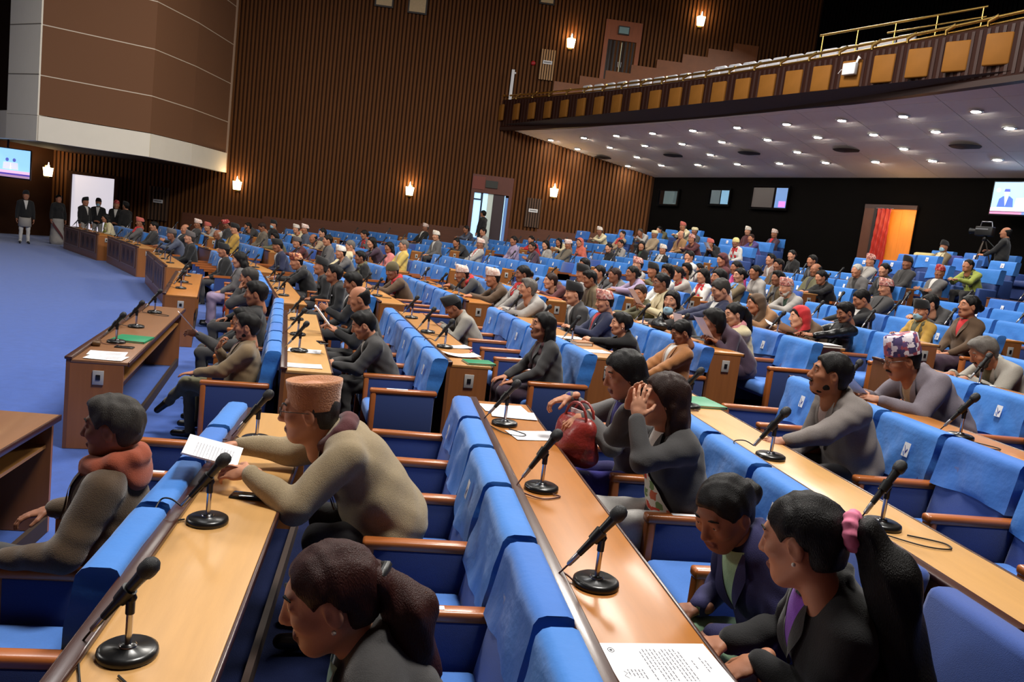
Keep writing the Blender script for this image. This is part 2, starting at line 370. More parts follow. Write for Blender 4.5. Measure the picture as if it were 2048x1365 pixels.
for i in range(0, 5): vslab('cream_band', i, i + 1, 3.28, 4.02 + (.0 if i != 0 else .1), M_cream, .05, .3, booth)
vslab('cream_column', 1, 2, 4.03, 13, M_cream, .05, .3, booth)
for z in (5.2, 6.65): vslab('column_joint', 1, 2, z, z + .03, mat('joint_grey', (120, 112, 100), .8), .055, .02, booth)  # darker grey strips marking the column joints
M_glass = mat('dark_glass', (10, 11, 15), .08, spec=.7)
vslab('dark_window', 0, 1, 4.14, 13, M_glass, .0, .1, booth)
gz = [4.03, 5.2, 6.65, 8.1, 9.5, 13]
for i in (2, 3, 4):
    for z0, z1 in zip(gz, gz[1:]):
        vslab('fabric_panel', i, i + 1, z0 + .015, z1 - .015, M_brownpanel, 0, .1, booth)
        vslab('reveal_strip', i, i + 1, z1 - .02, z1 + .02, mat('reveal_cream', (206, 190, 168), .6), -.004, .05, booth)
mb = MB(); a = bp[5]
mb.add([(a.x, a.y, 3.28), (-11.9, 31.75, 3.28), (-11.9, 31.75, 13), (a.x, a.y, 13)], [(0, 1, 2, 3)]); link('side_panel', mb.mesh('booth_side', [mat('booth_side', (120, 92, 66), .8)]), booth)
link('corner_trim', MB().box(a.x - .03, a.x + .05, a.y - .06, a.y + .02, 3.28, 13).mesh('corner_trim', [mat('corner_trim', (176, 146, 120), .6)]), booth)

# ---------------------------------------------------------------- things on the side wall
def on_wall(x, z, off=.1): p = wall_pt(x, off); return Vector((p.x, p.y, z))
M_shade = emission('sconce_glass', (255, 226, 170), 9.0)
M_bulb = emission('sconce_bulb', (255, 240, 210), 60.0)
me_plate = MB().rbox(-.09, .09, -.03, 0, -.26, .2, .01).mesh('sconce_plate', [M_brass])
me_shade = MB().add([(-.13, -.06, -.2), (.13, -.06, -.2), (.17, -.06, .12), (-.17, -.06, .12), (-.11, -.2, -.2), (.11, -.2, -.2), (.14, -.22, .12), (-.14, -.22, .12)],
                    [(0, 1, 2, 3), (4, 5, 6, 7), (0, 4, 7, 3), (1, 5, 6, 2), (0, 1, 5, 4)]).mesh('sconce_shade', [M_shade])
me_bulb = MB().lathe([(.02, .0), (.05, .06), (.045, .12), (.015, .22), (.002, .3)], 10).mesh('sconce_bulb', [M_bulb])
def sconce(loc, rz, label, pw=12):
    s = empty('wall_sconce', loc, rz); tag(s, label, 'lamp', 'flame-shaped wall sconces')
    link('back_plate', me_plate, s); link('glass_shade', me_shade, s); link('bulb', me_bulb, s, (0, -.13, .02))
    l = bpy.data.lights.new('sconce_light', 'POINT'); l.energy = pw; l.color = (1, .74, .38); l.shadow_soft_size = .1
    lo = bpy.data.objects.new('sconce_light', l); COL.objects.link(lo); lo.parent = s; lo.location = (0, -.3, .18)
sconce(on_wall(-11.43, 2.87), WALLRZ, 'lit wall sconce just under the right end of the cream framed booth')
sconce(on_wall(-4.75, 3.48), WALLRZ, 'lit wall sconce on the ribbed wall left of the bluish doorway')
sconce(on_wall(.93, 4.12), WALLRZ, 'lit wall sconce under the balcony, right of the bluish doorway')
sconce(on_wall(.86, 9.88), WALLRZ, 'lit wall sconce above the balcony, left of the upper double door')
sconce(on_wall(5.79, 11.36), WALLRZ, 'lit wall sconce above the balcony, right of the upper double door')
LW = math.atan2(31.3 - 20, -18.5 + 24)
sconce(Vector((-18.35, 30.6, 2.5)), WALLRZ + .9, 'glowing wall sconce in the dark corner left of the bright doorway', 7)
sconce(Vector((-18.95, 29.9, 2.56)), WALLRZ + .9, 'dimmer wall sconce at the far left beside the hanging screen', 3)
def wbox(name, x0, x1, z0, z1, d0, d1, m, parent):     # box on the wall in wall-local coordinates of the parent
    return link(name, MB().box(x0, x1, -d1, -d0, z0, z1).mesh(name, [m]), parent)
# upper double door
t = struct('door_1', MB().box(-.72, .72, -.1, .02, 1.86, 2.6).box(-.72, -.56, -.1, .02, 0, 1.86).box(.56, .72, -.1, .02, 0, 1.86).mesh('upper_door_frame', [M_doorframe]))
t.location = on_wall(2.86, 8.36, .0); t.rotation_euler[2] = WALLRZ
M_leaf = mat('dark_door_leaf', (38, 27, 26), .35)
wbox('door_leaf', -.55, -.008, 0, 1.85, .0, .05, M_leaf, t); wbox('door_leaf', .008, .55, 0, 1.85, .0, .05, M_leaf, t)
link('gap_light', MB().box(-.008, .008, -.03, -.02, .3, 1.8).mesh('gap_light', [emission('gap_glow', (200, 190, 150), 1.0)]), t)
for s in (-1, 1): link('handle', MB().tube([(s * .06, -.09, .85), (s * .06, -.09, 1.05)], .015, 6).mesh('door_handle', [M_steel]), t)
M_exit = mat('exit_sign_face', (120, 150, 150), .5)
wbox('exit_sign', -.22, .22, 2.08, 2.4, .1, .16, mat('exit_sign_frame', (34, 30, 28), .5), t); wbox('exit_sign_face', -.19, .19, 2.12, 2.36, .16, .165, M_exit, t)
# slatted vent panels with a white plate
M_slat = mat('slat_wood', (176, 132, 84), .55, .1, 5); M_slatd = mat('slat_wood_dark', (86, 58, 36), .6)
def vent(x, z, w, h, label, m, off=.06):
    v = empty('slatted_vent', on_wall(x, z, off), WALLRZ); tag(v, label, 'vent')
    link('backing', MB().box(-w / 2, w / 2, -.03, 0, 0, h).mesh('vent_backing', [mat('vent_dark', (40, 26, 18), .8)]), v)
    ms = MB().box(-.03, .03, -.08, -.03, 0, h).mesh('vent_slat', [m])
    for i in range(6): link('slat', ms, v, (-w / 2 + .04 + i * (w - .08) / 5, 0, 0))
    link('plate', MB().box(-.18, .18, -.1, -.08, h * .52, h * .52 + .13).mesh('vent_plate', [M_white]), v)
    link('plate_marks', MB().box(-.14, .14, -.102, -.1, h * .52 + .045, h * .52 + .085).mesh('vent_plate_marks', [mat('grey_print', (120, 120, 122), .7)]), v)
vent(.05, 8.36, .56, 1.15, 'pale slatted vent panel with a white plate above the balcony rail', M_slat)
vent(.2, 2.62, .58, 1.15, 'brown slatted vent panel with a white plate right of the bluish doorway', M_slatd)
vent(-14.4, 1.12, .75, 1.3, 'dark slatted vent panel with a white plate below the cream framed booth', M_slatd, .12)
t = empty('fire_alarm', on_wall(-.5, 8.94, .05), WALLRZ); tag(t, 'small red fire alarm on the ribbed wall above the balcony', 'alarm')
link('body', MB().lathe([(.09, 0), (.09, .03), (.05, .06)], 12).mesh('alarm_body', [mat('alarm_red', (170, 30, 34), .4)]), t).rotation_euler = (math.pi / 2, 0, 0)
t = empty('white_pole', on_wall(-1.24, 7.4, .3), WALLRZ); tag(t, 'short white post standing at the left end of the balcony', 'post')
link('post', MB().rbox(-.06, .06, -.05, .05, 0, 1.15, .015).mesh('pole_post', [M_white]), t); link('cap', MB().rbox(.06, .12, -.04, .04, 1.0, 1.06, .01).mesh('pole_cap', [M_white]), t)
for i, (x, z) in enumerate([(-6.45, 10.25), (-5.17, 10.17), (-.25, 11.17)]):
    w, h = ((.72, .8), (.74, .9), (.6, .9))[i]
    t = empty('framed_plaque', on_wall(x, z, .08), WALLRZ); tag(t, 'pale panel in a dark frame high on the ribbed wall, %s from the left' % ORD[i], 'plaque', 'framed plaques high on the wall')
    link('frame', MB().box(-w / 2, w / 2, -.05, 0, 0, h).mesh('plaque_frame', [mat('plaque_frame', (36, 24, 18), .5)]), t)
    link('panel', MB().box(-w / 2 + .06, w / 2 - .06, -.06, -.05, .06, h).mesh('plaque_panel', [mat('plaque_panel', (196, 170, 128), .6, .15, 14)]), t)
# stepped trim of the balcony on the side wall
M_step = mat('stepped_trim', (128, 72, 32), .5, .25, 3)
for i in range(8):
    x0 = .4 + i * .98; wall_box('trim_%d' % (20 + i), x0, x0 + .98, 6.4, 8.36 + .335 * i, .05, .14, M_step)['kind'] = 'structure'
# lower doorway with a bright bluish glazed screen behind it
d = struct('door_2', MB().box(-.82, .82, -.14, .05, 2.28, 2.98).box(-.82, -.69, -.14, .05, 0, 2.28).box(.69, .82, -.14, .05, 0, 2.28).mesh('lower_door_frame', [mat('dim_doorframe', (96, 44, 26), .5, .2, 3)]))
d.location = on_wall(-1.52, 1.45, .1); d.rotation_euler[2] = WALLRZ
M_sky = emission('daylit_glass', (176, 216, 255), 1.15); M_pane2 = emission('daylit_curtain', (190, 200, 190), .35)
wbox('glass_pane', -.68, -.4, 0, 1.98, .02, .03, M_sky, d); wbox('glass_pane', -.68, -.42, 2.04, 2.26, .02, .03, M_sky, d)
wbox('frame_bar', -.4, -.34, 0, 2.27, .02, .07, mat('blue_grey_bar', (28, 52, 78), .4), d); wbox('frame_bar', -.69, -.4, 1.98, 2.04, .02, .07, _M['blue_grey_bar'], d)
wbox('glass_pane', -.33, -.14, 0, 2.27, .02, .03, M_sky, d); wbox('curtain', -.14, .08, 0, 2.27, .02, .04, M_pane2, d)
wbox('door_leaf', .09, .5, 0, 2.27, .03, .08, mat('plum_door', (58, 40, 46), .5), d)
wbox('glass_pane', .53, .56, 0, 2.27, .03, .06, M_sky, d); wbox('glass_pane', .58, .68, 0, 2.2, .02, .03, emission('daylit_glass_dim', (110, 150, 210), .3), d); wbox('frame_bar', .5, .53, 0, 2.27, .03, .07, _M['blue_grey_bar'], d)
wbox('exit_sign', -.28, .2, 2.5, 2.78, .14, .2, mat('exit_dim', (40, 42, 34), .5), d); wbox('red_panel', -.8, -.3, 2.4, 2.9, .14, .16, mat('red_panel', (120, 48, 30), .5), d)
# bright doorway at the far left
d = struct('door_3', MB().box(-.98, .95, -.14, .05, 2.5, 2.62).box(-.98, -.82, -.14, .05, 0, 2.5).box(.82, .92, -.14, .05, 0, 2.5).mesh('bright_door_frame', [M_fin2]))
d.location = on_wall(-16.9, 0, .1); d.rotation_euler[2] = WALLRZ
wbox('lit_room', -.82, .82, 0, 2.5, .02, .03, emission('lit_room_wall', (222, 216, 226), .85), d)
# ---------------------------------------------------------------- things on the back wall
def on_back(a, z, off=.05): return BA(21.7 - off, a, z)
M_wframe = mat('booth_window_frame', (8, 7, 7), .9, spec=.05)
for i, (a, z, w, h, p) in enumerate([(-23.9, 4.12, 1.1, .56, [(.3, 1.02, (80, 100, 106), .03), (.85, 1.0, (130, 150, 160), .09)]), (-21.2, 4.2, .95, .55, [(.05, .5, (80, 96, 104), .03), (.55, .95, (120, 170, 205), .2)]), (-18.9, 4.15, 1.5, .72, [(0, .9, (70, 62, 60), .05), (1.0, 1.5, (110, 150, 210), .25)])]):
    wd = struct('window_%d' % (i + 1), MB().box(-w / 2 - .05, w / 2 + .05, -.06, .0, -.05, 0).box(-w / 2 - .05, w / 2 + .05, -.06, .0, h, h + .05).box(-w / 2 - .05, -w / 2, -.06, 0, 0, h).box(w / 2, w / 2 + .05, -.06, 0, 0, h).mesh('control_window', [M_wframe]))
    wd.location = on_back(a, z); wd.rotation_euler[2] = BRZ
    link('glass', MB().box(-w / 2, w / 2, -.02, -.01, 0, h).mesh('window_glass', [M_glass]), wd)
    for x0, x1, c, s in p: link('lit_pane', MB().box(-w / 2 + x0, -w / 2 + min(x1, w), -.03, -.021, .03, h - .03).mesh('lit_pane', [emission('pane_%d_%d' % (i, int(x0 * 100)), c, s)]), wd)
o = link('monitor_glow', MB().box(.42, .7, -.04, -.03, .05, .25).mesh('monitor_glow', [emission('violet_monitor', (190, 120, 255), .9)]), wd)
# warm doorway with a red curtain
d = struct('door_4', MB().box(-.86, .8, -.05, .02, 2.0, 2.12).mesh('warm_door_head', [mat('door_head_dark', (52, 28, 20), .5)]))
d.location = on_back(-14.35, 2.28, .06); d.rotation_euler[2] = BRZ
wbox('side_panel', -.85, -.5, 0, 2.0, 0, .05, mat('warm_side_panel', (84, 44, 22), .5, .2, 3), d)
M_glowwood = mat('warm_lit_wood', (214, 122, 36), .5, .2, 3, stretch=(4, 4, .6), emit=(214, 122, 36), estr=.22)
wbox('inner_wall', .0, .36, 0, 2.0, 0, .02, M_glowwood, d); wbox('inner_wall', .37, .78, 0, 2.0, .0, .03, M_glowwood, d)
wbox('door_leaf', -.5, -.4, 0, 2.0, 0, .09, mat('dark_leaf_edge', (34, 20, 16), .5), d)
mb = MB(); cols = 26; rws = 20; vs = []
for r in range(rws + 1):
    for c in range(cols + 1):
        u = c / cols; v = r / rws
        vs.append((-.38 + .46 * u, -.1 - .035 * math.sin(u * 22 + math.sin(v * 5) * .7) - .012 * math.sin(v * 40 + u * 9), 2.0 * v))
mb.add(vs, [(r * (cols + 1) + c, r * (cols + 1) + c + 1, (r + 1) * (cols + 1) + c + 1, (r + 1) * (cols + 1) + c) for r in range(rws) for c in range(cols)], 0, True)
cu = empty('door_curtain', on_back(-14.35, 2.28, .08), BRZ); tag(cu, 'crumpled red curtain hanging in the warm lit doorway at the back', 'curtain')
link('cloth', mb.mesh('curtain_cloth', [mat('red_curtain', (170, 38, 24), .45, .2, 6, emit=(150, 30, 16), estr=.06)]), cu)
link('curtain_rod', MB().tube([(-.42, -.09, 2.0), (.12, -.09, 2.0)], .012, 6).mesh('curtain_rod', [M_steel]), cu)
l = bpy.data.lights.new('doorway_light', 'POINT'); l.energy = 16; l.color = (1, .6, .22); l.shadow_soft_size = .15
lo = bpy.data.objects.new('doorway_light', l); COL.objects.link(lo); lo.location = BA(21.1, -13.9, 4.0)
# hanging screens
def screen(loc, rz, w, h, label, figures):
    s = empty('hanging_screen', loc, rz); tag(s, label, 'screen')
    link('casing', MB().rbox(-w / 2 - .03, w / 2 + .03, .0, .08, -h / 2 - .04, h / 2 + .03, .01).mesh('screen_casing', [M_black]), s)
    link('ceiling_mount', MB().tube([(0, .05, h / 2), (0, .05, h / 2 + 1.0)], .03, 8).mesh('screen_mount', [M_black]), s)
    L = -.004; mb = MB(); cols = []
    def rect(x0, x1, z0, z1, c, st=1.0, lay=0):
        mb2 = [(x0, L - lay * .0015, z0), (x1, L - lay * .0015, z0), (x1, L - lay * .0015, z1), (x0, L - lay * .0015, z1)]
        cols.append((c, st)); mb.add(mb2, [(0, 1, 2, 3)], len(cols) - 1)
    def poly(pts, c, st=1.0, lay=1):
        cols.append((c, st)); mb.add([(x, L - lay * .0015, z) for x, z in pts], [tuple(range(len(pts)))], len(cols) - 1)
    rect(-w / 2, w / 2, -h / 2, h / 2, (150, 205, 250), 1.15)
    figures(rect, poly, w, h)
    link('picture', mb.mesh('screen_picture', [emission('scr_%d_%d_%d_%d' % (*c, int(st * 100)), c, st) for c, st in cols]), s)
def circ(x, z, r, n=14, sx=1.0): return [(x + r * sx * math.cos(2 * math.pi * i / n), z + r * math.sin(2 * math.pi * i / n)) for i in range(n)]
def figs_right(rect, poly, w, h):
    x = -w * .28
    poly([(x - .2, -h * .28), (x - .17, -.02), (x - .08, .05), (x + .08, .05), (x + .17, -.02), (x + .2, -h * .28)], (70, 100, 220), 1, 2)
    poly([(x - .05, .05), (x + .05, .05), (x, -.2)], (240, 244, 255), 1, 3)
    poly(circ(x, .13, .075, 14, .85), (205, 205, 235), 1, 3); poly([(x - .075, .16), (x - .06, .23), (x + .06, .23), (x + .075, .16)], (80, 90, 215), 1, 4)
    poly(circ(-w * .42, .2, .05), (240, 230, 235), 1.1, 2)
    poly([(x + .22, -h * .3), (x + .25, 0), (x + .5, .02), (x + .55, -h * .3)], (225, 235, 250), 1.1, 3)
    rect(-w / 2, w / 2, -h * .41, -h * .29, (235, 200, 235), 1.0, 5); rect(-w / 2, w / 2, -h * .43, -h * .41, (40, 30, 60), .5, 6); rect(-w / 2, 0, -h / 2, -h * .43, (215, 130, 165), .9, 5); rect(0, w / 2, -h / 2, -h * .43, (110, 140, 245), .9, 5)
def figs_left(rect, poly, w, h):
    for x in (.0, .2):
        poly(circ(x, .1, .06, 12, .8), (90, 100, 190), 1, 2); poly([(x - .12, -.2), (x - .1, .02), (x + .1, .02), (x + .12, -.2)], (220, 220, 245), 1, 3)
    rect(-w / 2, w / 2, -h * .36, -h * .26, (235, 190, 225), 1.0, 4); rect(-w / 2, w / 2, -h * .42, -h * .36, (90, 70, 180), .8, 4); rect(-w / 2, w / 2, -h / 2, -h * .42, (190, 150, 190), .7, 4)
screen(BA(21.2, -10.55, 4.62), BRZ, 1.55, .8, 'bright screen hung at the right end of the back wall showing a man speaking', figs_right)
screen(Vector((-16.95, 26.1, 2.56)), .35, 1.3, .9, 'bright screen hung in the dark at the far left under the booth', figs_left)

# ---------------------------------------------------------------- desks
W_pale = wood('pale_desk_wood', (198, 150, 90), .42, .12, (10, 1.0, 10), .08); W_mid = wood('honey_desk_wood', (172, 108, 44), .40, .16, (10, 1.0, 10), .10)
W_brown = wood('brown_desk_wood', (128, 86, 54), .42, .16, (10, 1.0, 10), .08); W_tan = wood('tan_desk_wood', (176, 122, 64), .42, .14, (10, 1.0, 10), .08)
W_edge = wood('dark_red_edge_wood', (62, 30, 20), .35, .2, (8, 1, 8)); W_front = wood('brown_front_veneer', (120, 74, 42), .45, .2, (2, 6, .8)); W_end = wood('end_panel_veneer', (150, 92, 46), .42, .2, (8, 8, .7))
W_in = mat('under_desk_dark', (48, 30, 20), .7)
M_plate = mat('outlet_plate', (176, 172, 166), .4)
W_arm = wood('armrest_wood', (168, 94, 44), .35, .15, (1, 6, 6))
def desk(b, k):
    B = BL[b]; n = B['n'][k]; d = B['d'][k]; L = max(1, B['s'][k]) * PITCH + .02; w = .46 if (k == 0) else .40
    top = {('A', 0): W_brown, ('A', 1): W_pale, ('A', 2): W_mid, ('A', 3): W_pale, ('A', 4): W_mid, ('B', 0): W_brown, ('B', 1): W_pale, ('C', 0): W_mid}.get((b, k), (W_tan, W_mid, W_tan)[(k + ord(b)) % 3])
    t = empty('row_desk', at(b, n, d, TIER[k]), face_rz(b))
    tag(t, '%s desk with microphones, %s row back from the well, in the %s' % ({W_brown: 'long brown', W_pale: 'long pale topped', W_mid: 'long honey brown', W_tan: 'long tan topped'}[top], ORD[k], BNAME[b]), 'desk', 'row desks')
    def P(name, mb, m): return link(name, mb.mesh(name, [m]), t)
    P('desk_top', MB().rbox(-w, -.03, -L, 0, .722, .75, .004), top)
    P('front_panel', MB().box(-.03, 0, -L, 0, 0, .752), W_front)
    P('cap_rail', MB().rbox(-.045, .012, -L - .01, .01, .75, .775, .006), W_edge)
    P('edge_strip', MB().rbox(-w - .014, -w, -L, 0, .715, .752, .004), W_edge)
    P('end_panel', MB().box(-w + .03, -.03, -.028, -.002, 0, .722), W_end)
    P('end_panel', MB().box(-w + .03, -.03, -L + .002, -L + .028, 0, .722), W_end)
    P('under_shelf', MB().box(-w + .06, -.03, -L + .03, -.03, .54, .56), W_tan)
    P('kick_rail', MB().box(-w + .03, -w + .06, -L + .03, -.03, .0, .1), W_in)
    o = P('outlet_plate', MB().rbox(-w * .62, -w * .62 + .085, 0, .008, .55, .67, .003), M_plate)
    link('socket', MB().rbox(-w * .62 + .025, -w * .62 + .06, .008, .013, .59, .635, .004).mesh('socket', [M_black]), o)
    if k == 0 and b in 'DEF':
        M_or = mat('carved_panel', (92, 62, 52), .5, .3, 12, .5, 30); M_of = mat('panel_border', (128, 104, 102), .4); M_ov = mat('oval_carving', (48, 22, 24), .4, .4, 30, .6, 40)
        for q in range(2):
            y0 = -L * (.04 + .48 * q); y1 = -L * (.48 + .48 * q)
            p = P('carved_panel', MB().box(0, .012, y1, y0, .22, .70), M_or)
            for z0, z1, a, c in ((.2, .22, y1, y0), (.70, .72, y1, y0), (.2, .72, y0 - .03, y0), (.2, .72, y1, y1 + .03)): link('border', MB().box(0, .02, a, c, z0, z1).mesh('panel_border', [M_of]), p)
            for s in range(3):
                yc = y1 + (y0 - y1) * (.2 + .3 * s); mb = MB()
                vs = [(.03, yc, .46)] + [(.013, yc + .13 * math.cos(i * math.pi / 8), .46 + .17 * math.sin(i * math.pi / 8)) for i in range(16)]
                mb.add(vs, [(0, i + 1, (i + 1) % 16 + 1) for i in range(16)], 0, True); link('oval_carving', mb.mesh('oval_carving', [M_ov]), p)
    return t
# ---------------------------------------------------------------- seats
M_cov = mat('light_blue_cover', (44, 118, 200), .72, .10, 7, .25, 26, sheen=.2)
M_cov2 = mat('mid_blue_cover', (42, 106, 190), .75, .10, 7, .25, 26, sheen=.2)
M_back = mat('royal_blue_fabric', (42, 74, 148), .85, .14, 140, .2, 400, sheen=.25)
M_cush = mat('seat_cushion_blue', (74, 126, 206), .85, .1, 120, .2, 400, sheen=.2)
M_armp = mat('navy_arm_fabric', (34, 56, 112), .88, .14, 140, .2, 400, sheen=.2)
M_tag = mat('white_tag', (236, 236, 240), .6); M_tick = mat('tag_tick', (30, 50, 140), .6); M_tickr = mat('tag_red', (196, 90, 90), .6)
def shear(p): return (p.x - (p.z - .42) * .18, p.y, p.z)
def backrest_mb(w=.54, top=.92, th=.11, x0=-.28):
    return MB().rbox(x0, x0 + th, -w / 2, w / 2, .38, top, .035, 0, 3, shear)
def cover_mb(seed, w=.54, top=.92, th=.11, x0=-.28, low=.585, nx=3, ny=18, nz=10):
    """loose cloth sleeve over the top of the backrest"""
    rnd = random.Random(seed); g = .012; ph = [rnd.uniform(0, 6) for _ in range(8)]; slope = rnd.uniform(-.14, .14)
    mb = MB()
    def put(x, y, z, kx):
        h = (top - z) / (top - low)
        zz = z if z > low + .01 else z + slope * y * .5 + .014 * math.sin(9 * y + ph[0])
        amp = .0085 * min(1, h * 1.6 + .15); c1, s1 = math.cos(slope * 4 + .5), math.sin(slope * 4 + .5)
        t = y * c1 + z * s1; t2 = y * math.cos(.9 - slope * 3) - z * math.sin(.9 - slope * 3)
        wr = amp * (math.sin(17 * t + 3 * math.sin(5 * z + ph[1]) + ph[2]) + .6 * math.sin(29 * t2 + 2 * math.sin(7 * y + ph[3]) + ph[5]) * h + .35 * math.sin(47 * t + ph[6]))
        dx = wr * kx
        e = 1 + .0 * h
        q = shear(Vector((x + dx, y * e, zz))); return q
    sx0, sx1 = x0 - g, x0 + th + g; hw = w / 2 + g
    # unrolled profile around the section: front face up, over the top, down the back
    prof = []
    for i in range(nz + 1): prof.append((sx1, low + (top + g - .03 - low) * i / nz, 1))
    prof += [(sx1 - .012, top + g - .008, .4), (sx1 - .035, top + g, .2), (sx0 + .035, top + g, .2), (sx0 + .012, top + g - .008, .4)]
    for i in range(nz + 1): prof.append((sx0, top + g - .03 - (top + g - .03 - low) * i / nz, -1))
    v = [put(x, -hw + 2 * hw * j / ny, z, kx) for x, z, kx in prof for j in range(ny + 1)]
    m = ny + 1; f = [(i * m + j, i * m + j + 1, (i + 1) * m + j + 1, (i + 1) * m + j) for i in range(len(prof) - 1) for j in range(ny)]
    mb.add(v, f, 0, True)
    K = len(prof)                     # side cheeks
    for j, sgn in ((0, -1), (ny, 1)):
        idx = []; vs = []
        for i in range(nz + 3):
            a = v[i * m + j]; c = v[(K - 1 - i) * m + j]; wv = .008 * math.sin(40 * a[2] + ph[4])
            mid = ((a[0] + c[0]) / 2, a[1] + wv * sgn, (a[2] + c[2]) / 2); vs += [a, mid, c]
        ff = []
        for i in range(nz + 2):
            for q in range(2):
                s = (i * 3 + q, i * 3 + q + 1, (i + 1) * 3 + q + 1, (i + 1) * 3 + q); ff.append(s if sgn < 0 else s[::-1])
        mb.add(vs, ff, 0, True)
    return mb
def tag_mb(y, z, w=.058, h=.088, th=.11, x0=-.28, dx=.03):
    mb = MB(); X = x0 + th + dx
    def q(yy, zz, off): return shear(Vector((X + off, yy, zz)))
    mb.add([q(y - w / 2, z - h / 2, 0), q(y + w / 2, z - h / 2, 0), q(y + w / 2, z + h / 2, 0), q(y - w / 2, z + h / 2, 0)], [(0, 1, 2, 3)], 0)
    # tick mark
    t = [(-.3, .02), (-.18, .1), (-.04, -.12), (.3, .3), (.34, .27), (-.03, -.3)]
    mb.add([q(y - a * w, z + c * h, .0012) for a, c in t], [(0, 1, 2, 5), (2, 3, 4, 5)], 1)
    mb.add([q(y - a * w, z + c * h, .0012) for a, c in ((-.02, -.42), (.3, -.1), (.36, -.2), (.12, -.44))], [(0, 1, 2, 3)], 2)
    return mb
me_backr = backrest_mb().mesh('seat_backrest', [M_back])
me_cov = [cover_mb(i).mesh('seat_cover_%d' % i, [M_cov]) for i in range(6)] + [cover_mb(20 + i, low=.66).mesh('seat_cover_s%d' % i, [M_cov2]) for i in range(2)]
me_tag = [tag_mb(.02 + .03 * i, .80 - .015 * i).mesh('cover_tag_%d' % i, [M_tag, M_tick, M_cov2]) for i in range(3)]
me_cush = MB().rbox(-.2, .27, -.255, .255, .30, .445, .045, 0, 3).mesh('seat_cushion', [M_cush])
def arm_mb():
    mb = MB(); mb.rbox(-.30, .27, -.035, .035, .60, .645, .014)
    mb.rbox(.215, .262, -.033, .033, .06, .62, .012); return mb
me_arm = arm_mb().mesh('seat_armrest', [W_arm])
me_armp = MB().rbox(-.28, .225, -.028, .028, .16, .607, .012).mesh('seat_arm_panel', [M_armp])
me_ped = MB().rbox(-.15, .12, -.16, .16, 0, .04, .01).box(-.07, .05, -.05, .05, .03, .31).mesh('seat_pedestal', [M_black])
def far_seat_mb(seed, covered=True):
    mb = MB(); mb.rbox(-.28, -.17, -.27, .27, .38, .90, .03, 1, 1, shear)
    if covered:
        c = cover_mb(seed, ny=6, nz=3); mb.add(c.v, c.f, 0, True)
        t = tag_mb(.0, .80); mb.add(t.v, t.f, 4)
    mb.rbox(-.2, .27, -.255, .255, .30, .445, .04, 2, 1)
    for y in (-.315, .315): mb.box(-.30, .27, y - .033, y + .033, .60, .645, 3); mb.box(-.28, .24, y - .028, y + .028, .14, .6, 5)
    return mb
FARM = [M_cov, M_back, M_cush, W_arm, M_tag, M_armp]
me_far = [far_seat_mb(40 + i).mesh('row_seat_far_%d' % i, FARM) for i in range(4)] + [far_seat_mb(60, False).mesh('row_seat_far_plain', FARM)]
me_loose_back = MB().rbox(-.36, -.20, -.30, .30, .30, 1.04, .05, 0, 2, shear).mesh('armchair_back', [mat('deep_blue_leather', (32, 56, 112), .6)])
me_loose_cov = [cover_mb(80 + i, w=.60, top=1.04, th=.16, x0=-.36, low=.74, ny=8, nz=4).mesh('armchair_cover_%d' % i, [M_cov2 if i else M_cov]) for i in range(2)]
me_loose_tag = tag_mb(.02, .95, .085, .10, .16, -.36, .032).mesh('armchair_tag', [M_tag, M_tick, M_tickr])
me_loose_seat = MB().rbox(-.24, .30, -.27, .27, .30, .46, .05).box(-.2, .2, -.2, .2, 0.02, .3).mesh('armchair_seat', [mat('deep_blue_seat', (30, 50, 104), .6)])
me_loose_arm = MB().rbox(-.26, .26, -.05, .05, .1, .62, .03).mesh('armchair_arm', [mat('deep_blue_arm', (52, 78, 140), .6)])
CAMI = cam_o.matrix_world.inverted()
def project(p):
    q = CAMI @ Vector(p)
    if q.z > -.1: return None
    return (1024 + 1593.4 * q.x / -q.z, 682.5 - 1593.4 * q.y / -q.z, -q.z)
def inframe(p, mx=60, my=60):
    q = project(p); return q is not None and -mx < q[0] < 2048 + mx and -my < q[1] < 1365 + my
placed = []
NROW = {b: 11 for b in NB}
for b in NB:
    for k in range(11):
        cnt = BL[b]['s'][k]
        for j in range(cnt):
            p = seat_pos(b, k, j)
            q = project(p + Vector((0, 0, .7)))
            if q is None: continue
            if not (-110 < q[0] < 2048 + 130 and -60 < q[1] < 1365 + (500 if q[2] < 3 else 150)): continue
            placed.append((q[2], b, k, j, p))
placed.sort(key=lambda t: t[0])
for b in NB:
    for k in range(11):
        if BL[b]['s'][k] and any(pp[1] == b and pp[2] == k for pp in placed): desk(b, k)
BARE = {('A', 2, 0), ('A', 2, 1)}
def seat_label(b, k, j, extra): return 'blue %s seat, %s from the near aisle, %s row of the %s' % (extra, ORD[j], ORD[k], BNAME[b])
stuff = MB(); SEATS = {}
LIMIT = 300
pass
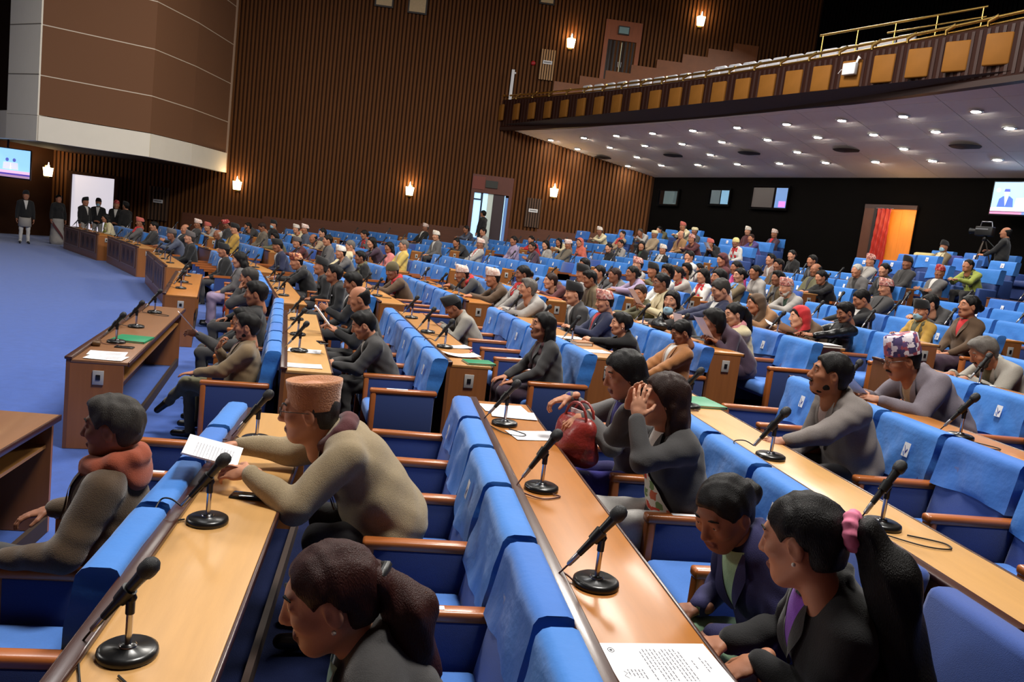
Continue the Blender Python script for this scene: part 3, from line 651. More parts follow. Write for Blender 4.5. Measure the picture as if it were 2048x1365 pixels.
for i, (dep, b, k, j, p) in enumerate(placed):
    rz = face_rz(b); h = (ord(b) * 31 + k * 7 + j * 13) % 97
    near = b in 'AB' or (b == 'C' and k < 7) or dep < 14
    if i < LIMIT:
        if near:
            s = empty('row_chair', p, rz); bare = (b, k, j) in BARE
            tg = (h % 2 == 0) and not bare
            tag(s, seat_label(b, k, j, 'bare' if bare else ('white tagged' if tg else 'covered')), 'seat', 'blue seats in the desk rows')
            link('backrest', me_backr, s)
            if not bare: link('headrest_cover', me_cov[h % 6] if h % 5 else me_cov[6 + h % 2], s)
            if tg: link('cover_tag', me_tag[h % 3], s)
            link('seat_cushion', me_cush, s); link('pedestal', me_ped, s)
            a = link('armrest', me_arm, s, (0, .315, 0)); SEATS.setdefault((b, k, j), []).append(a); link('arm_panel', me_armp, s, (0, .315, 0))
            if j == BL[b]['s'][k] - 1: link('armrest', me_arm, s, (0, -.315, 0)); link('arm_panel', me_armp, s, (0, -.315, 0))
        else:
            s = link('row_chair', me_far[h % 5 if h % 3 else h % 4], None, p, rz)
            tag(s, seat_label(b, k, j, 'small far'), 'seat', 'blue seats in the desk rows')
    else:
        me = far_seat_mb(40 + h % 4); R = Matrix.Rotation(rz, 4, 'Z'); R.translation = p
        vs = [R @ Vector(v) for v in me.v]; o = len(stuff.v); stuff.v += [v[:] for v in vs]
        stuff.f += [tuple(x + o for x in f) for f in me.f]; stuff.m += me.m; stuff.sm += me.sm
if stuff.v:
    o = link('far_row_seats', stuff.mesh('far_row_seats', FARM)); tag(o, 'mass of small blue covered seats in the farthest rows by the ribbed wall', 'seats', None, 'stuff')
# loose armchairs behind the desk rows
LOOSE = []
for b in 'ABCDE':
    for k in (11, 12, 13):
        cnt = 4 if b != 'E' else (4, 3, 2)[k - 11]
        for j in range(cnt):
            n = BL[b]['n'][k] + .55 + .12 * math.sin(j * 3 + k); d = BL[b]['d'][k] + .3 + j * .98 + .15 * math.sin(k * 2.1 + j)
            p = at(b, n, d, TIER[k]); LOOSE.append((b, k, j, p))
# ---------------------------------------------------------------- desk microphones
M_chrome = mat('chrome', (200, 200, 205), .18, metal=1.0); M_grille = mat('mic_grille', (20, 20, 22), .5, .5, 300, .4, 500); M_body = mat('mic_body', (22, 22, 24), .38)
M_plug = mat('mic_plug_silver', (176, 176, 180), .3, metal=.8); M_cabk = mat('black_cable', (14, 14, 15), .5); M_cabr = mat('brown_cable', (84, 44, 34), .5); M_caby = mat('pale_cable', (176, 156, 96), .5)
me_mbase = MB().lathe([(.08, 0), (.082, .008), (.08, .02), (.07, .026), (.022, .028), (.02, .036)], 28).mesh('mic_base', [mat('mic_base_black', (20, 20, 20), .3, spec=.6)])
me_mcol = MB().lathe([(.024, .027), (.024, .032), (.012, .034)], 16).mesh('mic_collar', [M_chrome])
me_mstem = MB().tube([(0, 0, .03), (0, 0, .135)], .0095, 10).mesh('mic_stem', [M_chrome])
me_mslv = MB().tube([(0, 0, .125), (0, 0, .165)], .0125, 10).tube([(0, 0, .16), (-.008, 0, .172), (.0, 0, .19)], [.012, .01, .009], 8).mesh('mic_sleeve', [M_black])
TA, HE = Vector((.072, 0, .105)), Vector((-.062, 0, .288)); AX = (HE - TA).normalized()
me_mbody = MB().tube([TA, TA + AX * .03, TA + AX * .15, TA + AX * .172], [.0115, .0125, .017, .019], 12).mesh('mic_body', [M_body])
me_mclip = MB().tube([TA + AX * .07 + Vector((0, 0, -.002)), TA + AX * .115], [.0205, .0225], 12).mesh('mic_clip', [M_black])
g0 = TA + AX * .172
me_mgr = MB().tube([g0, g0 + AX * .006, g0 + AX * .02, g0 + AX * .04, g0 + AX * .053, g0 + AX * .058], [.02, .0245, .027, .0255, .017, .004], 14).mesh('mic_grille', [M_grille])
me_mplug = MB().tube([TA - AX * .055, TA - AX * .05, TA - AX * .012, TA], [.006, .009, .0105, .0095], 10).mesh('mic_plug', [M_plug])
def cable_pts(v):
    e = TA - AX * .055; r = random.Random(v)
    if v == 0: c = [e, e + Vector((.04, 0, -.05)), (.17, .08, .03), (.26, .02, .0), (.22, -.05, .01), (.12, -.03, .02), (.07, .02, .006)]
    elif v == 1: c = [e, e + Vector((.03, .01, -.04)), (.13, .06, .012), (.06, .14, .006), (-.04, .12, .006), (-.02, .085, .006)]
    elif v == 2: c = [e, e + Vector((.05, -.02, .02)), (.2, -.05, .06), (.19, .06, .03), (.12, .05, .02), (.09, .0, .006)]
    elif v == 3: c = [e, e + Vector((.03, 0, -.05)), (.1, .07, .008), (.0, .22, .006), (-.1, .26, .006), (-.13, .2, .006), (-.03, .11, .006)]
    else: c = [e, e + Vector((.03, 0, -.04)), (.12, -.02, .02), (.13, .08, .006), (.07, .07, .006)]
    c = [Vector(p) for p in c]; out = []
    for i in range(len(c) - 1):
        p0, p1, p2, p3 = c[max(i - 1, 0)], c[i], c[i + 1], c[min(i + 2, len(c) - 1)]
        for s in range(7):
            t = s / 7; out.append(.5 * ((2 * p1) + (p2 - p0) * t + (2 * p0 - 5 * p1 + 4 * p2 - p3) * t * t + (3 * p1 - p0 - 3 * p2 + p3) * t ** 3))
    return out + [c[-1]]
me_mcab = [MB().tube(cable_pts(v), .0034, 6).mesh('mic_cable_%d' % v, [m]) for v, m in enumerate([M_cabr, M_cabr, M_cabk, M_cabk, M_caby])]
fm = MB(); fm.lathe([(.08, 0), (.08, .02), (.02, .028)], 12, 0); fm.tube([(0, 0, .02), (0, 0, .18)], .011, 6, 1); fm.tube([TA, TA + AX * .172], [.013, .018], 8, 0); fm.tube([g0, g0 + AX * .03, g0 + AX * .058], [.022, .028, .01], 8, 0); fm.tube([TA - AX * .075, TA], [.009, .011], 6, 2)
me_mfar = fm.mesh('microphone_far', [M_body, M_chrome, M_plug])
def mic(b, k, j):
    off = (.92, 1.93, 3.15)[j]; nn = .15 if k else .2
    p = at(b, BL[b]['n'][k] + nn, BL[b]['d'][k] + off, TIER[k] + .75); q = project(p)
    if q is None or not inframe(p, 30, 60): return
    rz = face_rz(b) + .25 * math.sin(j * 2.3 + k * 1.7 + ord(b)); lab = '%s from near end, %s desk of the %s' % (ORD[j], ORD[k], BNAME[b])
    if q[2] < 15:
        t = empty('desk_microphone', p, rz); tag(t, 'black microphone, ' + lab, 'microphone', 'desk microphones')
        for nm, me in (('base', me_mbase), ('collar', me_mcol), ('stem', me_mstem), ('sleeve', me_mslv), ('body', me_mbody), ('clip', me_mclip), ('grille', me_mgr), ('plug', me_mplug), ('cable', me_mcab[{('A', 2, 0): 0, ('A', 2, 1): 1, ('A', 3, 0): 3, ('A', 3, 1): 2, ('A', 1, 1): 2}.get((b, k, j), (k * 3 + j + ord(b)) % 5)])): link(nm, me, t)
    else:
        tag(link('desk_microphone', me_mfar, None, p, rz), 'small far microphone, ' + lab, 'microphone', 'desk microphones')
for b in NB:
    for k in range(11):
        for j in range(3):
            if BL[b]['s'][k] * PITCH > (.92, 1.93, 3.15)[j] + .1: mic(b, k, j)

# ---------------------------------------------------------------- figures: signed-distance bodies turned into one mesh each
def V3(*a): return np.array(a, float)
def smin(a, b, k):
    h = np.clip(.5 + .5 * (b - a) / k, 0, 1); return b * (1 - h) + a * h - k * h * (1 - h)
def smax(a, b, k): return -smin(-a, -b, k)
class Cone:
    def __init__(s, a, b, ra, rb, lab=0, k=.03, w=None, sc=1.0, sub=False):
        s.a, s.b, s.ra, s.rb, s.lab, s.k, s.sub = np.array(a, float), np.array(b, float), ra, rb, lab, k, sub
        s.w = None if w is None else np.array(w, float) / np.linalg.norm(w); s.sc = sc
        m = max(ra, rb) * max(1, sc); s.lo = np.minimum(s.a, s.b) - m; s.hi = np.maximum(s.a, s.b) + m
    def d(s, P):
        p = P - s.a; ba = s.b - s.a
        if s.w is not None:
            p = p - np.outer(p @ s.w, s.w) * (1 - 1 / s.sc); ba = ba - s.w * (ba @ s.w) * (1 - 1 / s.sc)
        t = np.clip(p @ ba / max(ba @ ba, 1e-9), 0, 1)
        return np.linalg.norm(p - t[:, None] * ba, axis=1) - (s.ra + (s.rb - s.ra) * t)
    def xf(s, M):
        R = M[:3, :3]; return Cone(R @ s.a + M[:3, 3], R @ s.b + M[:3, 3], s.ra, s.rb, s.lab, s.k, None if s.w is None else R @ s.w, s.sc, s.sub)
class Ell:
    def __init__(s, c, r, lab=0, k=.03, R=None, sub=False):
        s.c, s.r, s.lab, s.k, s.sub = np.array(c, float), np.array(r, float), lab, k, sub
        s.R = np.eye(3) if R is None else R
        e = np.sqrt((s.R ** 2) @ (s.r ** 2)); s.lo = s.c - e; s.hi = s.c + e
    def d(s, P):
        q = (P - s.c) @ s.R; k0 = np.linalg.norm(q / s.r, axis=1); k1 = np.linalg.norm(q / s.r ** 2, axis=1)
        return k0 * (k0 - 1) / np.maximum(k1, 1e-6)
    def xf(s, M):
        R = M[:3, :3]; return Ell(R @ s.c + M[:3, 3], s.r, s.lab, s.k, R @ s.R, s.sub)
def eval_pts(prims, P):
    D = np.full(len(P), .3)
    for q in prims:
        d = q.d(P); D = smax(D, -d, q.k) if q.sub else smin(D, d, q.k)
    return D
def grid_sdf(prims, h, post=None):
    lo = np.min([q.lo for q in prims if not q.sub], 0) - 3 * h; hi = np.max([q.hi for q in prims if not q.sub], 0) + 3 * h
    n = np.ceil((hi - lo) / h).astype(int) + 1
    D = np.full(n, .3); B = np.full(n, .3); L = np.zeros(n, np.int8)
    ax = [lo[i] + h * np.arange(n[i]) for i in range(3)]
    for q in prims:
        m = q.k + 2.5 * h
        i0 = np.maximum(np.floor((q.lo - m - lo) / h).astype(int), 0); i1 = np.minimum(np.ceil((q.hi + m - lo) / h).astype(int) + 1, n)
        if np.any(i1 <= i0): continue
        sl = tuple(slice(a, b) for a, b in zip(i0, i1)); shp = tuple(i1 - i0)
        X, Y, Z = np.meshgrid(ax[0][sl[0]], ax[1][sl[1]], ax[2][sl[2]], indexing='ij')
        d = q.d(np.stack([X.ravel(), Y.ravel(), Z.ravel()], 1)).reshape(shp)
        if q.sub: D[sl] = smax(D[sl], -d, q.k)
        else:
            D[sl] = smin(D[sl], d, q.k); w = d < B[sl]; L[sl][w] = q.lab; B[sl] = np.minimum(B[sl], d)
    if post is not None:
        X, Y, Z = np.meshgrid(*ax, indexing='ij'); D = post(D, L, X, Y, Z)
    return D, L, lo
def snets(D, L, lo, h):
    S = D < 0; n = np.array(D.shape) - 1
    offs = [(i, j, k) for i in (0, 1) for j in (0, 1) for k in (0, 1)]
    c = np.zeros(n, np.uint8)
    for o in offs: c += S[o[0]:o[0] + n[0], o[1]:o[1] + n[1], o[2]:o[2] + n[2]]
    act = (c > 0) & (c < 8); idx = np.full(n, -1, np.int64); I = np.argwhere(act); idx[act] = np.arange(len(I))
    acc = np.zeros((len(I), 3)); cnt = np.zeros(len(I))
    for a in range(8):
        for b in range(a + 1, 8):
            oa, ob = np.array(offs[a]), np.array(offs[b])
            if np.abs(oa - ob).sum() != 1: continue
            d1 = D[tuple((I + oa).T)]; d2 = D[tuple((I + ob).T)]; m = (d1 < 0) != (d2 < 0)
            t = d1[m] / (d1[m] - d2[m]); acc[m] += oa + t[:, None] * (ob - oa); cnt[m] += 1
    V = lo + h * (I + acc / np.maximum(cnt, 1)[:, None])
    lab = L[tuple(I.T)]; Q = []
    for axi in range(3):
        sl0 = [slice(0, None)] * 3; sl1 = [slice(0, None)] * 3; sl0[axi] = slice(0, -1); sl1[axi] = slice(1, None)
        ch = S[tuple(sl0)] != S[tuple(sl1)]; E = np.argwhere(ch); u, v = (axi + 1) % 3, (axi + 2) % 3
        ok = (E[:, u] > 0) & (E[:, v] > 0) & (E[:, u] < n[u]) & (E[:, v] < n[v]); E = E[ok]
        s = S[tuple(E.T)]; q = []
        for du, dv in ((1, 1), (0, 1), (0, 0), (1, 0)):
            C = E.copy(); C[:, u] -= du; C[:, v] -= dv; q.append(idx[tuple(C.T)])
        q = np.stack(q, 1); q[~s] = q[~s][:, ::-1]; Q.append(q)
    Q = np.concatenate(Q); Q = Q[(Q >= 0).all(1)]
    return V, Q, lab
def np_mesh(name, parts, nmat):
    """parts: (V, Q, label per vertex) joined into one mesh with nmat material slots"""
    Vs, Qs, Ls, o = [], [], [], 0
    for V, Q, lab in parts:
        Vs.append(V); Qs.append(Q + o); Ls.append(lab[Q[:, 2]]); o += len(V)
    V = np.concatenate(Vs); Q = np.concatenate(Qs); Lb = np.concatenate(Ls)
    me = bpy.data.meshes.new(name); me.vertices.add(len(V)); me.vertices.foreach_set('co', V.astype(np.float32).ravel())
    me.loops.add(Q.size); me.loops.foreach_set('vertex_index', Q.astype(np.int32).ravel())
    me.polygons.add(len(Q)); me.polygons.foreach_set('loop_start', np.arange(0, Q.size, 4, dtype=np.int32))
    for i in range(nmat): me.materials.append(None)
    me.polygons.foreach_set('material_index', Lb.astype(np.int32)); me.polygons.foreach_set('use_smooth', np.ones(len(Q), bool))
    me.update(calc_edges=True); me.validate(); return me
def rot(axis, deg):
    return np.array(Matrix.Rotation(math.radians(deg), 4, Vector(axis)))
def trans(*t): M = np.eye(4); M[:3, 3] = t; return M
def ap(M, p): return M[:3, :3] @ np.array(p, float) + M[:3, 3]
JK, TR, SK, SH, SF, LP = range(6)      # jacket, trousers, skin, shoes, shirt, lips
def torso_prims(sex, bulk=1.0):
    f = sex == 'F'; b = bulk; w = .86 if f else .93
    T = [Ell((.012, 0, .03), (.137 * b, .190, .14), JK, .05), Cone((-.035, 0, .34), (-.03, 0, .06), .095 * b, .105 * b, JK, .05, (0, 1, 0), 1.5), Ell((.015, 0, .17), (.138 * b, .172 * w * b, .17), JK, .06),
         Ell((.005, 0, .35), (.120 * b, .176 * w, .18), JK, .06), Cone((-.012, -.125 * w, .45), (-.012, .125 * w, .45), .062, .062, JK, .06)]
    if f: T += [Ell((.075, s * .075, .33), (.075, .075, .075), JK, .05) for s in (-1, 1)]
    T += [Cone((-.022, s * .03, .50), (-.014, s * .12 * w, .47), .05, .055, JK, .04) for s in (-1, 1)]
    return T
def collar_prims(lab=JK, r=.016, zz=.0, rad=1.0):
    pts = [(.055, .045, .475), (.03, .068, .50), (-.02, .072, .525), (-.06, .045, .535), (-.072, 0, .538)]
    pts = [(x * rad, y * rad, z + zz) for x, y, z in pts]; pts = pts + [(x, -y, z) for x, y, z in pts[-2::-1]]
    return [Cone(a, b, r, r, lab, .012) for a, b in zip(pts, pts[1:])]
def head_prims(sex, fine=True, beard=0):
    f = sex == 'F'; j = .9 if f else 1.0
    H = [Ell((-.014, 0, .028), (.096, .077, .09), SK, .03), Ell((.028, 0, -.03), (.062, .062 * j, .084), SK, .035),
         Ell((.05, 0, -.088), (.032, .036 * j, .026), SK, .03)]
    H += [Cone((-.012, s * .052, -.05), (.05, s * .02, -.095), .022 * j, .02, SK, .03) for s in (-1, 1)]
    H += [Cone((-.02, 0, -.05), (-.045, 0, -.165), .054 * (.9 if f else 1), .056 * (.9 if f else 1.02), SK, .03)]
    H += [Ell((.058, s * .042, -.02), (.028, .022, .022), SK, .02) for s in (-1, 1)]
    H += [Cone((.077, -.03, .032), (.077, .03, .032), .013, .013, SK, .014)]
    H += [Ell((.093, s * .032, .010), (.013, .017, .011), SK, .010, None, True) for s in (-1, 1)]
    H += [Ell((.0755, s * .032, .010), (.013, .0145, .0125), SK, .005) for s in (-1, 1)]
    H += [Cone((.0865, s * .021, .0165), (.083, s * .044, .0155), .0042, .0042, SK, .003) for s in (-1, 1)]
    H += [Cone((.086, 0, .02), (.106, 0, -.026), .008, .0135 if not f else .012, SK, .012)]
    H += [Ell((.096, s * .0115, -.031), (.010, .008, .008), SK, .006) for s in (-1, 1)]
    H += [Cone((.0885, -.018, -.0625), (.0885, .018, -.0625), .0058, .0058, LP, .005), Cone((.0865, -.014, -.0715), (.0865, .014, -.0715), .0068, .0068, LP, .005)]
    Re = rot((0, 1, 0), 12)[:3, :3]
    H += [Ell((-.006, s * .080, -.006), (.021, .008, .033), SK, .008, Re) for s in (-1, 1)]
    H += [Ell((.0, s * .090, -.002), (.012, .008, .02), SK, .006, Re, True) for s in (-1, 1)]
    return H
def hand_prims(side, curl=.35, spread=1.0, thumb=.5):
    """wrist at origin, fingers along +X, back of the hand +Z; side +1 left, -1 right"""
    th = side                         # thumb side: left hand palm down, thumb towards -Y
    H = [Ell((.045, 0, -.002), (.05, .041, .017), SK, .012), Cone((-.045, 0, 0), (.015, 0, 0), .0275, .026, SK, .015, (0, 0, 1), .8)]
    for i, (L, y) in enumerate(((.072, .030), (.082, .011), (.076, -.009), (.060, -.028))):
        yy = -th * y; ang = math.atan2(yy * .35 * spread, .09); p = np.array([.083 - (.006 if i in (0, 3) else 0), yy, .0]); a = curl * .5; r = .0092 if i < 3 else .008
        for q, fr in enumerate((.45, .32, .25)):
            dirv = np.array([math.cos(a) * math.cos(ang), math.cos(a) * math.sin(ang), -math.sin(a)]); e = p + dirv * L * fr
            H.append(Cone(p, e, r, r * .93, SK, .004)); p = e; r *= .92; a += curl
    p = np.array([.015, -th * .032, -.004]); d1 = np.array([.6, -th * .72, -.25 * (1 + thumb)]); d1 /= np.linalg.norm(d1); e = p + d1 * .042
    d2 = np.array([.85, -th * .38, -.3 * (1 + thumb)]); d2 /= np.linalg.norm(d2)
    H += [Cone((.0, -th * .018, -.002), p, .016, .0145, SK, .012), Cone(p, e, .0135, .011, SK, .006), Cone(e, e + d2 * .034, .0108, .0085, SK, .004)]
    return H
def frame(x, zhint):
    x = np.array(x, float); x /= np.linalg.norm(x); z = np.array(zhint, float); z = z - x * (z @ x); z /= np.linalg.norm(z); y = np.cross(z, x)
    M = np.eye(4); M[:3, 0], M[:3, 1], M[:3, 2] = x, y, z; return M
def ik(S, W, la, lb, pole):
    v = W - S; D = np.linalg.norm(v); D2 = min(D, (la + lb) * .999); u = v / D
    W2 = S + u * D2; a = (la * la - lb * lb + D2 * D2) / (2 * D2); hgt = math.sqrt(max(la * la - a * a, 0))
    p = np.array(pole, float); p = p - u * (p @ u); p /= np.linalg.norm(p)
    return S + u * a + p * hgt, W2
def mtx(M): return Matrix([[float(x) for x in r] for r in M])
class Figure:
    """builds the posed body: .body mesh, .T torso matrix, .H head matrix"""
    def __init__(s, name, sex='M', hip=(-.05, 0, .535), lean=-8, twist=0, side=0, head=(0, 0, 0), arms=None, legs='sit', scale=1.0, vox=.014, hvox=.006, hdvox=.0055, folds=.004, bulk=1.06, collar=True, neckf=0.0, hs=1.12):
        hip = np.array(hip, float)
        T = trans(*hip) @ rot((0, 1, 0), lean) @ rot((1, 0, 0), side) @ rot((0, 0, 1), twist); s.T = T
        hz = .665
        Hn = T @ trans(-.01, 0, .50)
        up = Hn[:3, :3] @ np.array([0, 0, 1.0])
        hc = ap(T, (.022 + neckf, 0, hz)) if abs(lean) < 30 else ap(T, (.045 + neckf, 0, hz - .01))
        yaw, pit, rol = head
        tw = math.degrees(math.atan2(T[1, 0], T[0, 0]))
        H = trans(*hc) @ rot((0, 0, 1), yaw + tw) @ rot((0, 1, 0), pit) @ rot((1, 0, 0), rol); s.H = H @ np.diag([hs, hs, hs, 1.0])
        P = [q.xf(T) for q in torso_prims(sex, bulk)]
        if collar: P += [q.xf(T) for q in collar_prims()]
        nb = ap(T, (.0, 0, .49)); ht = ap(H, (-.03, 0, -.10))
        NK = [Cone(nb + (nb - ht) * .25, ht, .056, .052, SK, .02)]; UA = []
        w = .86 if sex == 'F' else .95; hands = []
        f = .92 if sex == 'F' else 1.0
        for sd in (1, -1):
            spec = (arms or {}).get(sd) or dict(w=(.26, sd * .10, .60), d=(.85, -sd * .5, -.1), n=(0, 0, 1), curl=.4)
            S = ap(T, (-.012, sd * .178 * w, .435)); Wt = np.array(spec['w'], float)
            E, Wr = ik(S, Wt, .285 * f, .25 * f, spec.get('pole', (-.35, sd * .65, -.8)))
            P += [Cone(S, E, .072 * (.9 if sex == 'F' else 1) * bulk, .058 * (.92 if sex == 'F' else 1) * bulk, JK, .035), Cone(E, E + (Wr - E) * .93, .058 * (.92 if sex == 'F' else 1) * bulk, .043, JK, .02), Cone(E + (Wr - E) * .9, E + (Wr - E) * 1.0, .031, .029, SF, .004)]
            UA.append(Cone(S, E, .072 * (.9 if sex == 'F' else 1) * bulk, .058 * bulk, JK, .035))
            R = frame(spec['d'], spec['n']); M = R.copy(); M[:3, 3] = Wr + R[:3, 0] * .012
            hands.append((M, sd, spec.get('curl', .4), spec.get('spread', 1.0), spec.get('thumb', .5)))
        s.hands = hands
        LG = []
        if legs == 'stand':
            for sd in (1, -1):
                h0 = hip + V3(0, sd * .085, -.02); kn = V3(hip[0] + .02, sd * .10, .48); an = V3(hip[0] - .02, sd * .11, .08)
                LG += [Cone(h0, kn, .088, .062, TR, .04), Cone(kn, an, .06, .048, TR, .03), Cone(an + V3(-.02, 0, -.03), an + V3(.15, sd * .02, -.05), .04, .033, SH, .02)]
        elif legs == 'skirt':
            LG += [Ell(hip + V3(0, 0, -.15), (.17, .2, .3), TR, .06), Cone(hip + V3(0, 0, -.3), V3(hip[0], 0, .12), .17, .2, TR, .05, (0, 1, 0), 1.15)]
        else:
            for sd in (1, -1):
                h0 = hip + V3(.0, sd * .092, -.02); kn = V3(.43, sd * .125, .515); an = V3(.40, sd * .13, .10)
                if legs == 'cross' and sd == 1: kn = V3(.45, -.02, .60); an = V3(.62, -.20, .36)
                if legs == 'sari': kn = V3(.43, sd * .10, .51); an = V3(.42, sd * .09, .1)
                r = (.105, .09, .085, .08) if legs == 'sari' else (.092, .066, .06, .046)
                LG += [Cone(h0, kn, r[0], r[1], TR, .04), Cone(kn, an, r[2], r[3], TR, .03)]
                fd = V3(.15, sd * .02, -.045) if not (legs == 'cross' and sd == 1) else V3(.10, -.02, -.10)
                LG += [Cone(an + V3(-.02, 0, -.045) if not (legs == 'cross' and sd == 1) else an, an + fd, .04, .033, SH, .02)]
            P.append(Ell(hip + V3(.06, 0, -.01), (.17, .2, .10), JK, .05))
        Ti = np.linalg.inv(T); s.chest = [q.xf(Ti) for q in P[:len(torso_prims(sex, bulk)) + (len(collar_prims()) if collar else 0)] + UA]
        ph = np.random.RandomState(abs(hash(name)) % 9999 if False else sum(map(ord, name))).uniform(0, 6, 6)
        def post(D, L, X, Y, Z):
            if folds <= 0: return D
            m = (L == JK) | (L == TR)
            n = np.sin(26 * Z + 10 * X + 3 * np.sin(17 * Y + ph[0]) + ph[1]) * .6 + np.sin(38 * X - 22 * Z + 4 * np.sin(14 * Z + ph[2]) + ph[3]) * .45 + np.sin(31 * Y + 29 * Z + 3 * np.sin(19 * X) + ph[4]) * .45
            return D + m * folds * n
        parts = []
        for G, hh in ((P, vox), (LG, vox), (NK, hdvox)):
            D, L, lo = grid_sdf(G, hh, post); parts.append(snets(D, L, lo, hh))
        D, L, lo = grid_sdf(head_prims(sex), hdvox); V, Q, lab = snets(D, L, lo, hdvox); parts.append((V @ s.H[:3, :3].T + s.H[:3, 3], Q, lab))
        for M, sd, cu, spd, thm in hands:
            D, L, lo = grid_sdf(hand_prims(sd, cu, spd, thm), hvox); V, Q, lab = snets(D, L, lo, hvox)
            parts.append((V @ M[:3, :3].T + M[:3, 3], Q, lab))
        s.body = np_mesh(name, parts, 6); s.sex = sex; s.bulk = bulk
# ---------------------------------------------------------------- things worn: hair, caps, glasses, scarves (head or torso frame)
def hair_mesh(name, kind, h=.009):
    cr = lambda g: Ell((-.014, 0, .028), (.096 + g, .077 + g, .09 + g))
    if kind == 'short': P = [cr(.012), Ell((-.05, 0, -.02), (.06, .066, .07), 0, .02)]
    elif kind == 'thick': P = [cr(.013), Ell((.03, 0, .09), (.06, .06, .035), 0, .03), Ell((-.05, 0, -.015), (.056, .066, .066), 0, .02)]
    elif kind == 'fringe': P = [cr(.009), Ell((-.05, 0, -.025), (.06, .067, .065), 0, .02)]
    elif kind == 'under': P = [cr(.008), Ell((-.05, 0, -.02), (.058, .064, .066), 0, .02)]
    elif kind == 'tight': P = [cr(.010), Ell((-.05, 0, -.02), (.06, .066, .07), 0, .02)]
    elif kind == 'bun': P = [cr(.011), Ell((-.05, 0, -.02), (.06, .066, .07), 0, .02), Ell((-.125, 0, .0), (.045, .05, .045), 0, .012)]
    elif kind == 'updo': P = [cr(.018), Ell((-.085, 0, .03), (.06, .07, .075), 0, .03), Ell((.02, 0, .09), (.07, .06, .035), 0, .03)]
    elif kind == 'pony': P = [cr(.012), Ell((-.05, 0, -.02), (.06, .066, .07), 0, .02), Ell((-.115, 0, .035), (.035, .032, .03), 0, .01), Cone((-.13, 0, .04), (-.165, 0, -.05), .036, .05, 0, .02), Cone((-.165, 0, -.05), (-.17, 0, -.2), .05, .046, 0, .02), Cone((-.17, 0, -.2), (-.15, 0, -.34), .046, .02, 0, .02)]
    elif kind == 'long': P = [cr(.016), Ell((-.05, 0, -.03), (.065, .084, .11), 0, .03), Cone((-.065, 0, -.08), (-.095, 0, -.36), .075, .06, 0, .03, (0, 1, 0), 1.35), Cone((-.02, .072, -.02), (-.04, .085, -.24), .028, .022, 0, .02), Cone((-.02, -.072, -.02), (-.04, -.085, -.24), .028, .022, 0, .02)]
    elif kind == 'bob': P = [cr(.018), Ell((-.045, 0, -.03), (.075, .092, .10), 0, .03), Ell((.03, 0, .085), (.06, .07, .035), 0, .03)]
    P = list(P)
    def post(D, L, X, Y, Z):
        # face opening
        if kind in ('long', 'bob'): cut = .80 * X - .60 * Z - .022 - np.maximum(0, -Z - .05) * .5
        elif kind == 'fringe': cut = .92 * X - .39 * Z + .0
        else: cut = .845 * X - .533 * Z - .026
        D = smax(D, cut, .008)
        if kind not in ('long', 'bob', 'pony'): D = smax(D, -(Z + .078) - .15 * (X + .05), .01)
        if kind not in ('long', 'bob'):
            D = smax(D, np.minimum(X + .032, -.010 - Z), .006)
            for sgn in (-1, 1): D = smax(D, -(np.sqrt(((X - .012) / .030) ** 2 + ((Y - sgn * .085) / .03) ** 2 + ((Z + .014) / .042) ** 2) - 1) * .03, .006)
        if kind == 'under': D = smax(smax(D, Z - .05, .006), X - .004, .006)
        if kind == 'fringe': D = smax(D, Z - .06 + .45 * (X + .03), .012)
        if kind in ('thick', 'short', 'fringe', 'updo', 'bob'): D = D + (.0045 if kind == 'thick' else .0025) * np.sin(48 * X + 5 * np.sin(22 * Y)) * np.sin(44 * Y + 20 * Z + 1) * np.sin(40 * Z + 1.3)
        return D + .0024 * np.sin(90 * Y + 25 * Z + 6 * np.sin(30 * X)) + .0016 * np.sin(150 * Y - 40 * X)
    D, L, lo = grid_sdf(P, h, post); return np_mesh(name, [snets(D, L, lo, h)], 1)
def loft(name, rings, n=28, top=True, close_bottom=False):
    """rings: (cx, cz, rx, ry, tilt) ellipses stacked upwards"""
    v = []
    for cx, cz, rx, ry, ti in rings:
        for j in range(n):
            a = 2 * math.pi * j / n; x = rx * math.cos(a); v.append((cx + x, ry * math.sin(a), cz + ti * x))
    k = len(rings); f = [(i * n + j, i * n + (j + 1) % n, (i + 1) * n + (j + 1) % n, (i + 1) * n + j) for i in range(k - 1) for j in range(n)]
    mb = MB().add(v, f, 0, True)
    if top: mb.add(v[-n:], [tuple(range(n))], 0)
    return mb.mesh(name, [None] if False else None)
def cap_mesh(kind):
    if kind == 'topi': r = [(-.010, .040, .106, .089, .10), (-.010, .052, .108, .091, .10), (-.006, .10, .104, .083, .16), (.0, .140, .097, .066, .24), (.002, .150, .080, .048, .24), (.0, .143, .050, .025, .22)]
    elif kind == 'topi_tall': r = [(-.012, .036, .108, .091, .05), (-.012, .05, .110, .093, .05), (-.012, .11, .107, .085, .05), (-.012, .158, .101, .072, .02), (-.012, .166, .085, .055, .02), (-.012, .160, .05, .03, .02)]
    elif kind == 'wool': r = [(-.018, .012, 0.095, 0.083, .0), (-.018, .03, 0.099, 0.086, .0), (-.020, .08, 0.101, 0.086, .0), (-.021, .108, 0.107, 0.090, .0), (-.022, .124, 0.107, 0.089, .0), (-.022, .125, .104, .082, .0), (-.022, .110, .090, .070, .0), (-.022, .102, .05, .04, .0)]
    elif kind == 'beanie': r = [(-.012, .02, .108, .091, .05), (-.012, .05, .109, .092, .05), (-.014, .09, .10, .084, .04), (-.016, .125, .075, .062, .02), (-.018, .142, .035, .03, .0)]
    elif kind == 'flat': r = [(-.012, .035, .108, .092, .05), (-.01, .06, .112, .096, .05), (-.008, .10, .108, .09, .10), (-.01, .125, .07, .06, .08)]
    me = loft('cap_' + kind, r); me.materials.append(None); return me
